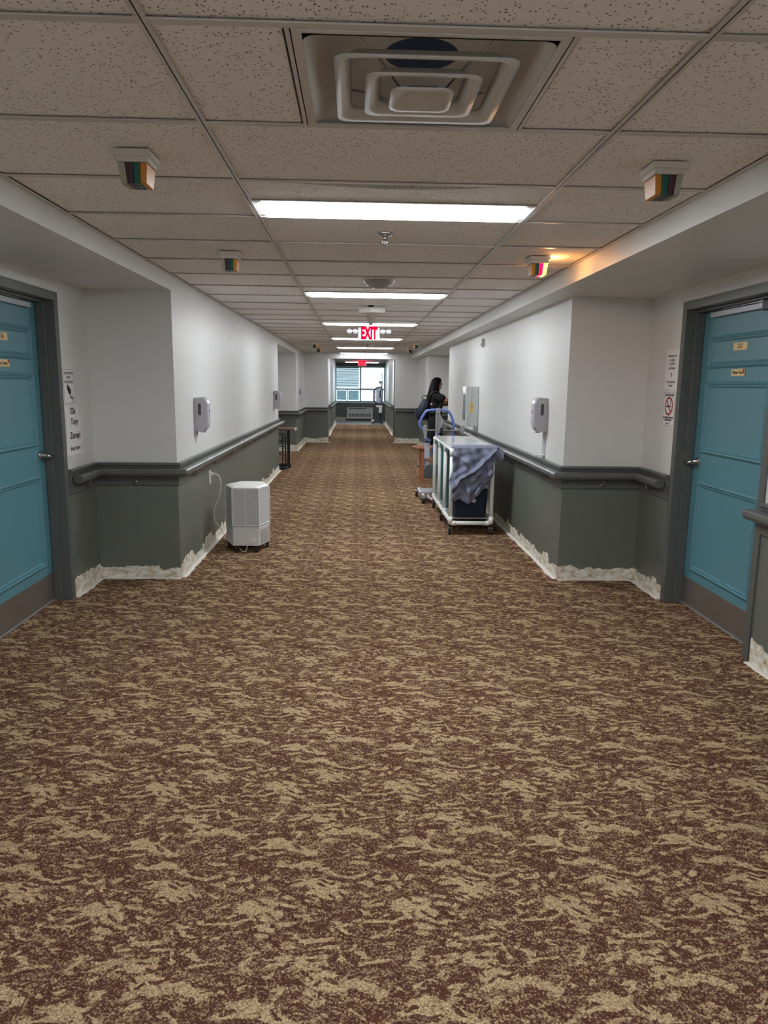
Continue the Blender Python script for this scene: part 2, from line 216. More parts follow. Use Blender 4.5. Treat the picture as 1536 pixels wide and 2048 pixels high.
# ---------------------------------------------------------------- mesh builder (everything is authored in world metres)
class MB:
    def __init__(s): s.v = []; s.f = []; s.m = []; s.sm = []
    def add(s, vs, fs, mi=0, smooth=False):
        n = len(s.v); s.v += [tuple(map(float, p)) for p in vs]
        for f in fs: s.f.append([n + i for i in f]); s.m.append(mi); s.sm.append(smooth)
        return s
    def box(s, x0, x1, y0, y1, z0, z1, mi=0):
        v = [(x, y, z) for z in (z0, z1) for y in (y0, y1) for x in (x0, x1)]
        return s.add(v, [(0, 2, 3, 1), (4, 5, 7, 6), (0, 1, 5, 4), (2, 6, 7, 3), (0, 4, 6, 2), (1, 3, 7, 5)], mi)
    def obox(s, c, sx, sy, sz, rz=0.0, rx=0.0, ry=0.0, mi=0):
        R = Matrix.Rotation(rz, 3, 'Z') @ Matrix.Rotation(ry, 3, 'Y') @ Matrix.Rotation(rx, 3, 'X'); c = Vector(c)
        v = [c + R @ Vector((x * sx / 2, y * sy / 2, z * sz / 2)) for z in (-1, 1) for y in (-1, 1) for x in (-1, 1)]
        return s.add(v, [(0, 2, 3, 1), (4, 5, 7, 6), (0, 1, 5, 4), (2, 6, 7, 3), (0, 4, 6, 2), (1, 3, 7, 5)], mi)
    def prism(s, pts, z0, z1, mi=0, smooth=False, scale=1.0):
        n = len(pts); cx = sum(p[0] for p in pts) / n; cy = sum(p[1] for p in pts) / n
        v = [(x, y, z0) for x, y in pts] + [(cx + (x - cx) * scale, cy + (y - cy) * scale, z1) for x, y in pts]
        a = sum(pts[i][0] * pts[(i + 1) % n][1] - pts[(i + 1) % n][0] * pts[i][1] for i in range(n))
        f = [(i, (i + 1) % n, n + (i + 1) % n, n + i) for i in range(n)]
        caps = [tuple(reversed(range(n))), tuple(range(n, 2 * n))]
        if a < 0: f = [tuple(reversed(q)) for q in f]; caps = [tuple(reversed(q)) for q in caps]
        s.add(v, f + caps, mi, smooth)
        if smooth:
            s.sm[-1] = False; s.sm[-2] = False
        return s
    def tube(s, pts, r, seg=10, mi=0, caps=True):
        pts = [Vector(p) for p in pts]; rs = r if isinstance(r, (list, tuple)) else [r] * len(pts); vs = []; up = None
        for i, p in enumerate(pts):
            t = (pts[min(i + 1, len(pts) - 1)] - pts[max(i - 1, 0)]).normalized()
            if up is None: up = Vector((0, 0, 1)) if abs(t.z) < 0.9 else Vector((1, 0, 0))
            a = (up - t * up.dot(t)).normalized(); b = t.cross(a); up = a
            for k in range(seg): an = 2 * PI * k / seg; vs.append(p + (a * math.cos(an) + b * math.sin(an)) * rs[i])
        fs = []
        for i in range(len(pts) - 1):
            for k in range(seg): fs.append((i * seg + k, i * seg + (k + 1) % seg, (i + 1) * seg + (k + 1) % seg, (i + 1) * seg + k))
        s.add(vs, fs, mi, True)
        if caps:
            n = len(s.v) - len(vs); l = len(pts) - 1
            s.f.append([n + k for k in reversed(range(seg))]); s.m.append(mi); s.sm.append(False)
            s.f.append([n + l * seg + k for k in range(seg)]); s.m.append(mi); s.sm.append(False)
        return s
    def lathe(s, c, prof, seg=24, mi=0, axis='Z'):
        vs = []
        for r, h in prof:
            for k in range(seg):
                a = 2 * PI * k / seg; x, y, z = r * math.cos(a), r * math.sin(a), h
                if axis == 'X': x, y, z = z, x, y
                if axis == 'Y': x, y, z = x, z, y
                vs.append((c[0] + x, c[1] + y, c[2] + z))
        fs = []
        for i in range(len(prof) - 1):
            for k in range(seg): fs.append((i * seg + k, i * seg + (k + 1) % seg, (i + 1) * seg + (k + 1) % seg, (i + 1) * seg + k))
        s.add(vs, fs, mi, True)
        n = len(s.v) - len(vs); l = len(prof) - 1
        if prof[0][0] > 1e-5: s.f.append([n + k for k in reversed(range(seg))]); s.m.append(mi); s.sm.append(False)
        if prof[-1][0] > 1e-5: s.f.append([n + l * seg + k for k in range(seg)]); s.m.append(mi); s.sm.append(False)
        return s
    def sweep(s, path, prof, side=1, mi=0):
        # path in plan, closed profile of (offset into the room, z); side +1: the room is right of the walking direction
        P = [Vector(p) for p in path]; n = len(P); ns = []
        for i in range(n):
            def nrm(a, b): d = (b - a).normalized(); return Vector((d.y, -d.x)) * side
            if i == 0: m = nrm(P[0], P[1])
            elif i == n - 1: m = nrm(P[-2], P[-1])
            else:
                a, b = nrm(P[i - 1], P[i]), nrm(P[i], P[i + 1]); m = (a + b) / (1 + a.dot(b))
            ns.append(m)
        k = len(prof); vs = []
        for i in range(n):
            for o, z in prof: q = P[i] + ns[i] * o; vs.append((q.x, q.y, z))
        fs = [(i * k + j, i * k + (j + 1) % k, (i + 1) * k + (j + 1) % k, (i + 1) * k + j) for i in range(n - 1) for j in range(k)]
        fs += [tuple(reversed(range(k))), tuple((n - 1) * k + j for j in range(k))]
        return s.add(vs, fs, mi)
    def grid(s, fn, nu, nv, mi=0, smooth=True):
        vs = [fn(i / nu, j / nv) for j in range(nv + 1) for i in range(nu + 1)]
        fs = [(j * (nu + 1) + i, j * (nu + 1) + i + 1, (j + 1) * (nu + 1) + i + 1, (j + 1) * (nu + 1) + i) for j in range(nv) for i in range(nu)]
        return s.add(vs, fs, mi, smooth)
ORG = {}
def base(o): return ORG.get(o.name, Vector((0, 0, 0)))
def tag(o, label, cat, group=None):
    o['label'] = label; o['category'] = cat
    if group: o['group'] = group
    return o
def thing(name, loc, label=None, cat=None, group=None):
    o = bpy.data.objects.new(name, None); C.objects.link(o); o.location = loc; o.empty_display_size = 0.1; ORG[o.name] = Vector(loc)
    if label: tag(o, label, cat, group)
    return o
def O(name, mb, mats, parent=None, org=None, bevel=0.0, subs=0, label=None, solid=0.0):
    if not isinstance(mats, (list, tuple)): mats = [mats]
    if parent is not None: o0 = base(parent)
    else:
        a = np.array(mb.v); o0 = Vector(org) if org else Vector(((a[:, 0].min() + a[:, 0].max()) / 2, (a[:, 1].min() + a[:, 1].max()) / 2, a[:, 2].min()))
    me = bpy.data.meshes.new(name)
    me.from_pydata([tuple(Vector(p) - o0) for p in mb.v], [], mb.f); me.update()
    for m in mats: me.materials.append(m)
    me.polygons.foreach_set('material_index', mb.m); me.polygons.foreach_set('use_smooth', mb.sm)
    o = bpy.data.objects.new(name, me); C.objects.link(o)
    if parent is not None: o.parent = parent
    else: o.location = o0
    ORG[o.name] = o0
    if bevel:
        b = o.modifiers.new('bevel', 'BEVEL'); b.width = bevel; b.segments = 2; b.limit_method = 'ANGLE'; b.angle_limit = 0.6
    if solid: q = o.modifiers.new('solid', 'SOLIDIFY'); q.thickness = solid
    if subs: q = o.modifiers.new('sub', 'SUBSURF'); q.levels = subs; q.render_levels = subs
    if label: o['label'] = label
    return o
def struct(o): o['kind'] = 'structure'; return o
def dup(root, loc, label=None, group=None, mirror=False):
    def cp(o, par):
        c = o.copy(); C.objects.link(c); c.parent = par
        for ch in list(o.children): cp(ch, c)
        return c
    r = cp(root, None); r.location = loc; ORG[r.name] = Vector(loc)
    if mirror: r.rotation_euler = (0, 0, PI)
    if label: r['label'] = label
    if group: r['group'] = group
    return r
AX = {'left': Matrix(((0, 0, 1), (1, 0, 0), (0, 1, 0))), 'right': Matrix(((0, 0, -1), (-1, 0, 0), (0, 1, 0))), 'front': Matrix(((1, 0, 0), (0, 0, -1), (0, 1, 0)))}
def text(name, s, pos, size, face, m, parent, sx=1.0, shear=0.0, ext=0.0004, bold=0.0, sp=1.0):
    cu = bpy.data.curves.new('t', 'FONT'); cu.body = s; cu.size = size; cu.align_x = 'CENTER'; cu.align_y = 'CENTER'
    cu.extrude = ext; cu.offset = bold; cu.shear = shear; cu.space_line = sp; cu.resolution_u = 3
    t = bpy.data.objects.new('t', cu); C.objects.link(t)
    me = bpy.data.meshes.new_from_object(t, depsgraph=None) if False else bpy.data.meshes.new_from_object(t.evaluated_get(bpy.context.evaluated_depsgraph_get()))
    bpy.data.objects.remove(t); A = AX[face]; o0 = base(parent)
    for v in me.vertices:
        co = Vector((v.co.x * sx, v.co.y, v.co.z)); v.co = A @ co + Vector(pos) - o0
    me.materials.clear(); me.materials.append(m); me.name = name
    o = bpy.data.objects.new(name, me); C.objects.link(o); o.parent = parent; ORG[o.name] = o0
    return o
def arc(pts, n=6):
    # Catmull-Rom through points
    P = [Vector(p) for p in pts]; P = [P[0] * 2 - P[1]] + P + [P[-1] * 2 - P[-2]]; out = []
    for i in range(1, len(P) - 2):
        for k in range(n):
            t = k / n; a, b, c, d = P[i - 1], P[i], P[i + 1], P[i + 2]
            out.append(0.5 * ((2 * b) + (c - a) * t + (2 * a - 5 * b + 4 * c - d) * t * t + (3 * b - a - 3 * c + d) * t ** 3))
    out.append(P[-2]); return out
def rrect(x0, x1, y0, y1, r, n=4):
    out = []
    for cx, cy, a0 in ((x1 - r, y1 - r, 0), (x0 + r, y1 - r, 90), (x0 + r, y0 + r, 180), (x1 - r, y0 + r, 270)):
        for k in range(n + 1): a = math.radians(a0 + 90 * k / n); out.append((cx + r * math.cos(a), cy + r * math.sin(a)))
    return out
# ================================================================ the setting
LX, RX, BX = -1.338, 1.5555, 1.352          # wall planes, bulkhead face
LN, RN = -1.943, 2.151                      # back planes of the door niches
ZC, ZS = 2.2206, 2.118                      # ceiling grid, soffit
Y0, YB, YE, YW = 1.7009, -6.2, 18.60, 30.2
T = 0.6096; GL, GR = -0.4577, 0.7615
fl = MB().add([(-2.6, YB - .2, 0), (2.8, YB - .2, 0), (2.8, 27.0, 0), (-2.6, 27.0, 0)], [(0, 1, 2, 3)])
floor = struct(O('floor', fl, CARPET, org=(0, 0, 0)))
GLARE = mat('painted window glare', (0.50, 0.47, 0.46), 0.3, var=0.08, vscale=6)  # window glare on the far carpet, put into a paler floor colour
O('glare_flooring', MB().box(-2.6, 2.8, 27.0, YW + .2, -.02, 0.002), GLARE, floor, label='carpet by the end window, coloured pale to imitate window glare')
# ---- walls: grey below the chair rail, white above
def wall(name, boxes, mats=(WHITE, GREY)):
    mb = MB()
    for x0, x1, y0, y1, z0, z1 in boxes:
        if z0 < .8 < z1: mb.box(x0, x1, y0, y1, z0, .8, 1); mb.box(x0, x1, y0, y1, .8, z1, 0)
        else: mb.box(x0, x1, y0, y1, z0, z1, 0 if z0 >= .8 else 1)
    return struct(O(name, mb, list(mats), org=(0, 0, 0)))
LD0, LD1, RD0, RD1 = 3.743, 4.905, 3.706, 4.868      # door frame outer edges
HF = 2.03
N1, N2a, N2b = 5.43, 12.45, 16.12
wall('wall_left', [(-2.5, LX, YB, .9, 0, 2.4), (-2.5, LN, .9, LD0 + .02, 0, ZS), (-2.5, LN, LD1 - .02, N1, 0, ZS), (-2.5, LN, LD0 + .02, LD1 - .02, HF - .02, ZS),
     (-2.5, LX, N1, N2a, 0, 2.4), (-2.5, LX, N2b, YE, 0, 2.4), (-2.5, LN, N2a, N2b, 0, ZS)])
M1, M2a, M2b = 5.41, 12.55, 16.25
wall('wall_right', [(RX, 2.7, YB, .9, 0, 2.4), (RN, 2.7, .9, RD0 + .02, 0, ZS), (RN, 2.7, RD1 - .02, M1, 0, ZS), (RN, 2.7, RD0 + .02, RD1 - .02, HF - .02, ZS),
     (RX, 2.7, M1, M2a, 0, 2.4), (RX, 2.7, M2b, YE, 0, 2.4), (RN, 2.7, M2a, M2b, 0, ZS)])
# soffits of the niches on the left, bulkhead along the right
sf = MB().box(-2.5, LX, .9, N1, ZS, 2.4, 0).box(-2.5, LX, N2a, N2b, ZS, 2.4, 0)
struct(O('trim_1', sf, WHITE, org=(0, 0, 0), label='lowered white soffits over the left door niches'))
bk = MB().box(BX, 2.7, YB, YE, ZS, 2.4, 0)
struct(O('trim_2', bk, WHITE, org=(0, 0, 0), label='white bulkhead running along the right side of the ceiling'))
OL, OR_ = -.75, .957                                     # opening in the far wall
wall('wall_far', [(-2.5, OL, YE, YE + .2, 0, 2.5), (OR_, 2.7, YE, YE + .2, 0, 2.5), (OL, OR_, YE, YE + .2, 2.10, 2.5)])
wall('wall_back', [(-2.5, 2.7, YB - .2, YB, 0, 2.4)])
# corridor beyond the opening
KL, KR, KC = -.83, 1.05, 2.31
wall('wall_beyond_left', [(-2.5, KL, YE + .2, 19.1, 0, 2.5), (-2.5, -1.3, 19.1, 21.0, 0, 2.5), (-2.5, KL, 21.0, 28.2, 0, 2.5), (-2.5, -1.5, 28.2, YW, 0, 2.5)])
wall('wall_beyond_right', [(KR, 2.7, YE + .2, 19.1, 0, 2.5), (1.55, 2.7, 19.1, 21.4, 0, 2.5), (KR, 2.7, 21.4, 28.2, 0, 2.5), (1.35, 2.7, 28.2, YW, 0, 2.5)])
WX0, WX1, WZ0, WZ1 = -.93, 1.14, .735, 2.19
wall('wall_window', [(-1.6, WX0, YW, YW + .2, 0, 2.5), (WX1, 1.6, YW, YW + .2, 0, 2.5), (WX0, WX1, YW, YW + .2, 0, WZ0), (WX0, WX1, YW, YW + .2, WZ1, 2.5)], (GREY, GREY))
# ---- window
w = thing('window_1', (0.1, YW + .1, WZ0)); struct(w)
fw = MB()
for b in ((WX0, WX0 + .06, WZ0, WZ1), (WX1 - .06, WX1, WZ0, WZ1), (WX0, WX1, WZ0, WZ0 + .06), (WX0, WX1, WZ1 - .05, WZ1)): fw.box(b[0], b[1], YW + .05, YW + .12, b[2], b[3])
O('window_frame', fw, WFR, w)
O('mullion', MB().box(.09, .15, YW + .05, YW + .12, WZ0 + .06, WZ1 - .05), WFR, w)
for x0, x1 in ((WX0 + .06, .09), (.15, WX1 - .06)): O('transom', MB().box(x0, x1, YW + .05, YW + .12, 1.235, 1.30), WFR, w)
for x0, x1, z0, z1 in ((WX0 + .06, .09, WZ0 + .06, 1.235), (.15, WX1 - .06, WZ0 + .06, 1.235), (WX0 + .06, .09, 1.30, WZ1 - .05), (.15, WX1 - .06, 1.30, WZ1 - .05)):
    O('window_pane', MB().box(x0, x1, YW + .085, YW + .09, z0, z1), GLASS, w)
for x in (-.42, .66): O('sash_bar', MB().box(x - .02, x + .02, YW + .06, YW + .11, WZ0 + .06, 1.235), WFR, w)
O('window_sill', MB().box(WX0 - .03, WX1 + .03, YW - .05, YW + .05, WZ0 - .03, WZ0), WFR, w, bevel=.004)
bl = thing('venetian_blind', (-.38, YW + .03, 2.1), 'pale blue slatted blind over the upper left pane of the end window', 'blind')
O('head_rail', MB().box(WX0 + .07, .06, YW + .0, YW + .045, 2.10, 2.14), BLIND, bl)
sl = MB()
for i in range(17): sl.obox((-.41, YW + .022, 1.36 + i * .0445), .92, .036, .0015, rx=.95)
o = O('blind_slats', sl, BLIND, bl); o['kind'] = 'stuff'
for x0, x1, lab, cc in ((-.85, -.46, 'left of two drawings taped to the lower left window panes', (0.30, 0.42, 0.62)), (-.38, .05, 'right of two drawings taped to the lower left window panes, with green', (0.22, 0.50, 0.42))):
    d = thing('taped_drawing', ((x0 + x1) / 2, YW + .04, .83), lab, 'drawing')
    O('paper_sheet', MB().box(x0, x1, YW + .035, YW + .038, .83, 1.21), mat('translucent drawing paper', (0.55, 0.72, 0.76), 0.7, trans=.5), d)
    ik = MB(); random.seed(int(x1 * 100))
    for k in range(14):
        cx, cz = random.uniform(x0 + .06, x1 - .06), random.uniform(.97, 1.17)
        ik.tube([(cx + .03 * math.cos(a), YW + .033, cz + .03 * math.sin(a)) for a in (0, 1.2, 2.4, 3.6, 4.6)], .004, 4)
    for k in range(5): ik.box(x0 + .04 + k * .065, x0 + .085 + k * .065, YW + .031, YW + .034, .875 + .01 * (k % 2), .895 + .01 * (k % 2))
    o = O('drawn_lines', ik, mat('blue ink %.2f' % cc[0], cc, 0.7), d); o['kind'] = 'stuff'
# ================================================================ ceiling
ceil = struct(O('ceiling', MB().box(-2.6, 2.8, YB - .2, YE + .1, 2.45, 2.5).box(-2.6, 2.8, YE + .1, YW + .2, KC, KC + .05), mat('plenum slab', (0.12, 0.12, 0.12), 0.9), org=(0, 0, 0)))
TM = {}
def tile(x0, x1, y0, y1, z=ZC + .008, bow=None):
    key = (round(x1 - x0, 3), round(y1 - y0, 3), bow)
    cx, cy = (x0 + x1) / 2, (y0 + y1) / 2
    if key in TM:
        o = bpy.data.objects.new('ceiling_tile', TM[key])
    else:
        w2, d2 = (x1 - x0) / 2 - .004, (y1 - y0) / 2 - .004
        if bow:
            mb = MB()
            mb.grid(lambda u, v: (-w2 + 2 * w2 * u, -d2 + 2 * d2 * v + .095 * math.sin(PI * u) ** 1.5 * (1 - v), bow * math.sin(PI * u) ** 1.3 * (1 - v) ** 1.5), 20, 4)
            mb.grid(lambda u, v: (-w2 + 2 * w2 * u, d2 - 2 * d2 * v + .095 * math.sin(PI * u) ** 1.5 * v, .016 + bow * math.sin(PI * u) ** 1.3 * v ** 1.5), 20, 4)
            mb.grid(lambda u, v: (-w2 + 2 * w2 * u, -d2 + .095 * math.sin(PI * u) ** 1.5, .016 * (1 - v) + bow * math.sin(PI * u) ** 1.3), 20, 1)
        else: mb = MB().box(-w2, w2, -d2, d2, 0, .016)
        me = bpy.data.meshes.new('ceiling_tile'); me.from_pydata(mb.v, [], mb.f); me.materials.append(TILE); me.update(); TM[key] = me
        o = bpy.data.objects.new('ceiling_tile', me)
    C.objects.link(o); o.parent = ceil; o.location = (cx, cy, z + random.uniform(-.0015, .0015)); return o
LIGHTS = [3 + 5 * k for k in range(-3, 5)]           # far half of the cell before these rows
r = -13; random.seed(4)
while Y0 + r * T < YE - .02:
    a, b = Y0 + r * T, min(Y0 + (r + 1) * T, YE)
    a = max(a, YB)
    tile(LX + .02, GL, a, b); tile(GR, BX - .02, a, b)
    if r == 0: tile(GL, -.165, a, b); tile(.481, GR, a, b)
    elif r + 1 in LIGHTS: tile(GL, GR, a, b - .305, bow=.001 if r == 2 else None)
    elif r == 27: tile(GL, GR, a, b) if False else None
    else: tile(GL, GR, a, b)
    r += 1
# exposed grid: main runners and cross tees, each its own bar
def bar(name, x0, x1, y0, y1): return O(name, MB().box(x0, x1, y0, y1, ZC, ZC + .004).box((x0 + x1) / 2 - .0015 if x1 - x0 < .1 else x0, (x0 + x1) / 2 + .0015 if x1 - x0 < .1 else x1, (y0 + y1) / 2 - .0015 if y1 - y0 < .1 else y0, (y0 + y1) / 2 + .0015 if y1 - y0 < .1 else y1, ZC, ZC + .03), GRID, ceil)
for x in (GL, GR): bar('main_runner', x - .012, x + .012, YB, YE)
TB = {}
def tee(x0, x1, y):
    k = round(x1 - x0, 3)
    if k not in TB:
        mb = MB().box(-k / 2, k / 2, -.012, .012, 0, .004).box(-k / 2, k / 2, -.0015, .0015, .004, .03)
        me = bpy.data.meshes.new('cross_tee'); me.from_pydata(mb.v, [], mb.f); me.materials.append(GRID); me.update(); TB[k] = me
    o = bpy.data.objects.new('cross_tee', TB[k]); C.objects.link(o); o.parent = ceil; o.location = ((x0 + x1) / 2, y, ZC + .0004)
for r in range(-12, 28):
    y = Y0 + r * T; tee(LX + .02, GL - .012, y); tee(GR + .012, BX - .02, y); tee(GL + .012, GR - .012, y)
for k in LIGHTS: tee(GL + .012, GR - .012, Y0 + k * T - .305)
for x in (-.15, .466): bar('cross_tee', x - .012, x + .012, Y0 + .012, Y0 + T - .012)
for x0, x1 in ((LX, LX + .022), (BX - .022, BX)):
    O('edge_trim', MB().box(x0, x1, YB, YE, ZC, ZC + .004), GRID, ceil)
O('edge_trim', MB().box(LX, BX, YE - .022, YE, ZC, ZC + .004), GRID, ceil)
g2 = MB()
for x in (GL, GR): g2.box(x - .012, x + .012, YE + .2, YW, KC - .004, KC)
for k in range(1, 19): g2.box(KL, KR, YE + k * T - .01, YE + k * T + .01, KC - .004, KC)
o = O('distant_grid', g2, GRID, ceil); o['kind'] = 'stuff'
# ---- light fixtures
names = {-3: None}
LL = ['farthest of the ceiling light panels behind the viewer', 'ceiling light panel behind the viewer', 'ceiling light panel directly over the viewer',
      'large lit ceiling panel nearest in view, just beyond the air diffuser', 'lit ceiling panel just beyond the grey speaker dome', 'lit ceiling panel just in front of the near exit sign',
      'lit ceiling panel directly behind the near exit sign', 'lit ceiling panel second from the far wall header']
def lamp(y1, z, label, x0=GL + .013, x1=GR - .013, lens=None):
    y0_ = y1 - .28
    t = thing('ceiling_light', ((x0 + x1) / 2, (y0_ + y1) / 2, z), label, 'ceiling light', None)
    f = MB(); e = .022
    f.box(x0, x1, y0_, y0_ + e, z, z + .03).box(x0, x1, y1 - e, y1, z, z + .03).box(x0, x0 + e, y0_ + e, y1 - e, z, z + .03).box(x1 - e, x1, y0_ + e, y1 - e, z, z + .03).box(x0, x1, y0_, y1, z + .03, z + .08)
    O('light_housing', f, ENAM, t)
    a, b, c, d = x0 + e, x1 - e, y0_ + e, y1 - e; k = .012
    ln = MB().add([(a, c, z + .006), (b, c, z + .006), (b, d, z + .006), (a, d, z + .006), (a + k, c + k, z - .011), (b - k, c + k, z - .011), (b - k, d - k, z - .011), (a + k, d - k, z - .011)],
        [(4, 7, 6, 5), (0, 4, 5, 1), (1, 5, 6, 2), (2, 6, 7, 3), (3, 7, 4, 0), (0, 1, 2, 3)])
    O('light_lens', ln, lens or LENS, t)
    return t
for k, lab in zip(LIGHTS, LL): lamp(Y0 + k * T - .013, ZC + .003, lab)
lamp(18.50, ZC + .003, 'lit ceiling panel up against the far wall header', lens=DIM)
lamp(21.6, KC - .085, 'ceiling light in the corridor beyond the opening, nearer one')
lamp(26.0, KC - .085, 'ceiling light in the corridor beyond the opening, by the end window')
# ================================================================ chair rails, handrails, torn baseboards
PR = [(0, .715), (.014, .715), (.014, .842), (.019, .850), (.019, .858), (.030, .866), (.030, .880), (.024, .884), (0, .884)]
HR = [(.024, .838), (.020, .825), (.020, .802), (.034, .787), (.066, .786), (.085, .795), (.094, .812), (.092, .832), (.084, .842), (.04, .843)]
def railrun(num, path, side, label, cap0=True, hr=None):
    t = struct(O('trim_%d' % num, MB().sweep(path, PR, side), RAILG, org=(path[0][0], path[0][1], .715), bevel=.0015, label=label[0]))
    h = thing('handrail', (path[0][0], path[0][1], .786), label[1], 'handrail')
    O('rail_bar', MB().sweep(hr or path, HR, side), RAILG, h, bevel=.004)
    P = [Vector(p) for p in (hr or path)]
    for a, b in zip(P, P[1:]):
        d = b - a; L = d.length; d.normalize(); n = Vector((d.y, -d.x)) * side; m = max(1, int(L / .85))
        for i in range(m):
            q = a + d * (L * (i + .5) / m)
            mb = MB(); pt = lambda o_, z: (q.x + n.x * o_, q.y + n.y * o_, z)
            mb.tube([pt(.016, .738), pt(.03, .735), pt(.048, .755), pt(.05, .788)], .006, 6)
            mb.tube([(q.x + n.x * .0145 - d.x * .014, q.y + n.y * .0145 - d.y * .014, .742), (q.x + n.x * .0145 + d.x * .014, q.y + n.y * .0145 + d.y * .014, .742)], .008, 6)
            O('rail_bracket', mb, CHROME, h)
    return h
railrun(3, [(LN, LD1 + .012), (LN, N1), (LX, N1), (LX, N2a), (LN + .1, N2a)], 1, ('grey chair rail board on the left wall', 'long grey handrail on the left wall turning into the niche by the left blue door'),
        hr=[(LN, LD1 + .05), (LN, N1), (LX, N1), (LX, N2a), (LX - .08, N2a)])
railrun(4, [(LN, N2b), (LX, N2b), (LX, YE), (OL, YE)], 1, ('grey chair rail board at the far left', 'grey handrail at the far left wrapping the corner beside the opening'))
railrun(5, [(RN, RD1 + .012), (RN, M1), (RX, M1), (RX, M2a), (RX + .08, M2a)], -1, ('grey chair rail board on the right wall', 'long grey handrail on the right wall behind the laundry cart'),
        hr=[(RN, RD1 + .05), (RN, M1), (RX, M1), (RX, M2a), (RX + .08, M2a)])
railrun(6, [(RN, M2b), (RX, M2b), (RX, YE), (OR_, YE)], -1, ('grey chair rail board at the far right', 'grey handrail at the far right beyond the person'))
railrun(7, [(RN, 1.6), (RN, RD0 - .003)], -1, ('grey chair rail board nearest on the right', 'short grey handrail end nearest the viewer beside the right blue door'), hr=[(RN, 1.65), (RN, RD0 + .05)])
railrun(8, [(KL, 21.0), (KL, 28.2)], 1, ('grey chair rail board left beyond the opening', 'grey handrail on the left wall of the corridor beyond the opening'))
railrun(9, [(KR, 21.4), (KR, 28.2)], -1, ('grey chair rail board right beyond the opening', 'grey handrail on the right wall of the corridor beyond the opening'))
def torn(name, path, side, h0, seed, label, amp=1.0):
    rnd = random.Random(seed); P = [Vector(p) for p in path]; mb = MB(); st = MB()
    for a, b in zip(P, P[1:]):
        d = b - a; L = d.length; d.normalize(); n = Vector((d.y, -d.x)) * side; m = max(3, int(L / (.014 if L < 3 or name in ('baseboard_left_wall', 'baseboard_right_wall', 'baseboard_right_near') else .04))); z = h0; zs = []; ws = []
        tgt = h0; w_ = .03
        for i in range(m + 1):
            if rnd.random() < .10: tgt = h0 + rnd.uniform(-.05, .045) * amp; z += (tgt - z) * rnd.choice((.2, .9))
            z += (tgt - z) * .22 + rnd.uniform(-.007, .007) * amp; zs.append(max(.03, z))
            w_ += rnd.uniform(-.004, .004) + (.032 - w_) * .2; ws.append(w_)
        pt = lambda i, o_, zz: (a.x + d.x * L * i / m + n.x * o_, a.y + d.y * L * i / m + n.y * o_, zz)
        vs = []; 
        for i in range(m + 1): vs += [pt(i, .0005, 0.004), pt(i, .003, 0.004), pt(i, .003 + rnd.uniform(0, .003), zs[i] * .55), pt(i, .002 + rnd.uniform(0, .004), zs[i]), pt(i, .0005, zs[i])]
        fs = [(i * 5 + k, i * 5 + k + 1, (i + 1) * 5 + k + 1, (i + 1) * 5 + k) for i in range(m) for k in range(4)]
        mb.add(vs, fs)
        vs = []
        for i in range(m + 1): vs += [pt(i, .006, .001), pt(i, .006, .006), pt(i, .006 + ws[i] * .8, .006), pt(i, .006 + ws[i], .001)]
        st.add(vs, [(i * 4 + k, i * 4 + k + 1, (i + 1) * 4 + k + 1, (i + 1) * 4 + k) for i in range(m) for k in range(3)] + [(3, 2, 1, 0), (m * 4, m * 4 + 1, m * 4 + 2, m * 4 + 3)])
    o = struct(O(name, mb, TORN, org=(path[0][0], path[0][1], 0), label=label))
    O('floor_strip', st, STRIP, o, label='pale strip left on the floor edge'); return o
torn('baseboard_left', [(LN, LD1 + .005), (LN, N1 - .004)], 1, .095, 3, 'torn wallpaper strip where the baseboard was, beside the left blue door')
torn('baseboard_left_niche', [(LN + .004, N1), (LX + .004, N1)], 1, .085, 8, 'torn wallpaper strip on the face of the left niche')
torn('baseboard_left_wall', [(LX, N1), (LX, N2a)], 1, .10, 12, 'torn wallpaper strip along the left wall behind the purifier')
torn('baseboard_left_far', [(LN + .2, N2b), (LX, N2b), (LX, YE), (OL, YE), (OL, YE + .2)], 1, .12, 5, 'torn wallpaper strip at the far left', .5)
torn('baseboard_right', [(RN, RD1 + .005), (RN, M1 - .004)], -1, .10, 6, 'torn wallpaper strip beside the right blue door')
torn('baseboard_right_niche', [(RN - .004, M1), (RX - .004, M1)], -1, .10, 9, 'torn wallpaper strip on the face of the right niche')
torn('baseboard_right_wall', [(RX, M1), (RX, M2a)], -1, .10, 15, 'torn wallpaper strip along the right wall by the cart')
torn('baseboard_right_far', [(RN - .2, M2b), (RX, M2b), (RX, YE), (OR_, YE), (OR_, YE + .2)], -1, .12, 7, 'torn wallpaper strip at the far right', .5)
torn('baseboard_right_near', [(RN, 1.6), (RN, RD0 - .01)], -1, .12, 10, 'torn wallpaper strip nearest the viewer beside the right blue door')
torn('baseboard_beyond_left', [(KL, 21.0), (KL, 28.2)], 1, .12, 20, 'torn strip on the left beyond the opening', .4)
torn('baseboard_beyond_right', [(KR, 21.4), (KR, 28.2)], -1, .12, 21, 'torn strip on the right beyond the opening', .4)
torn('baseboard_window', [(-1.4, YW), (-.44, YW)], 1, .12, 22, 'torn strip under the end window', .4)
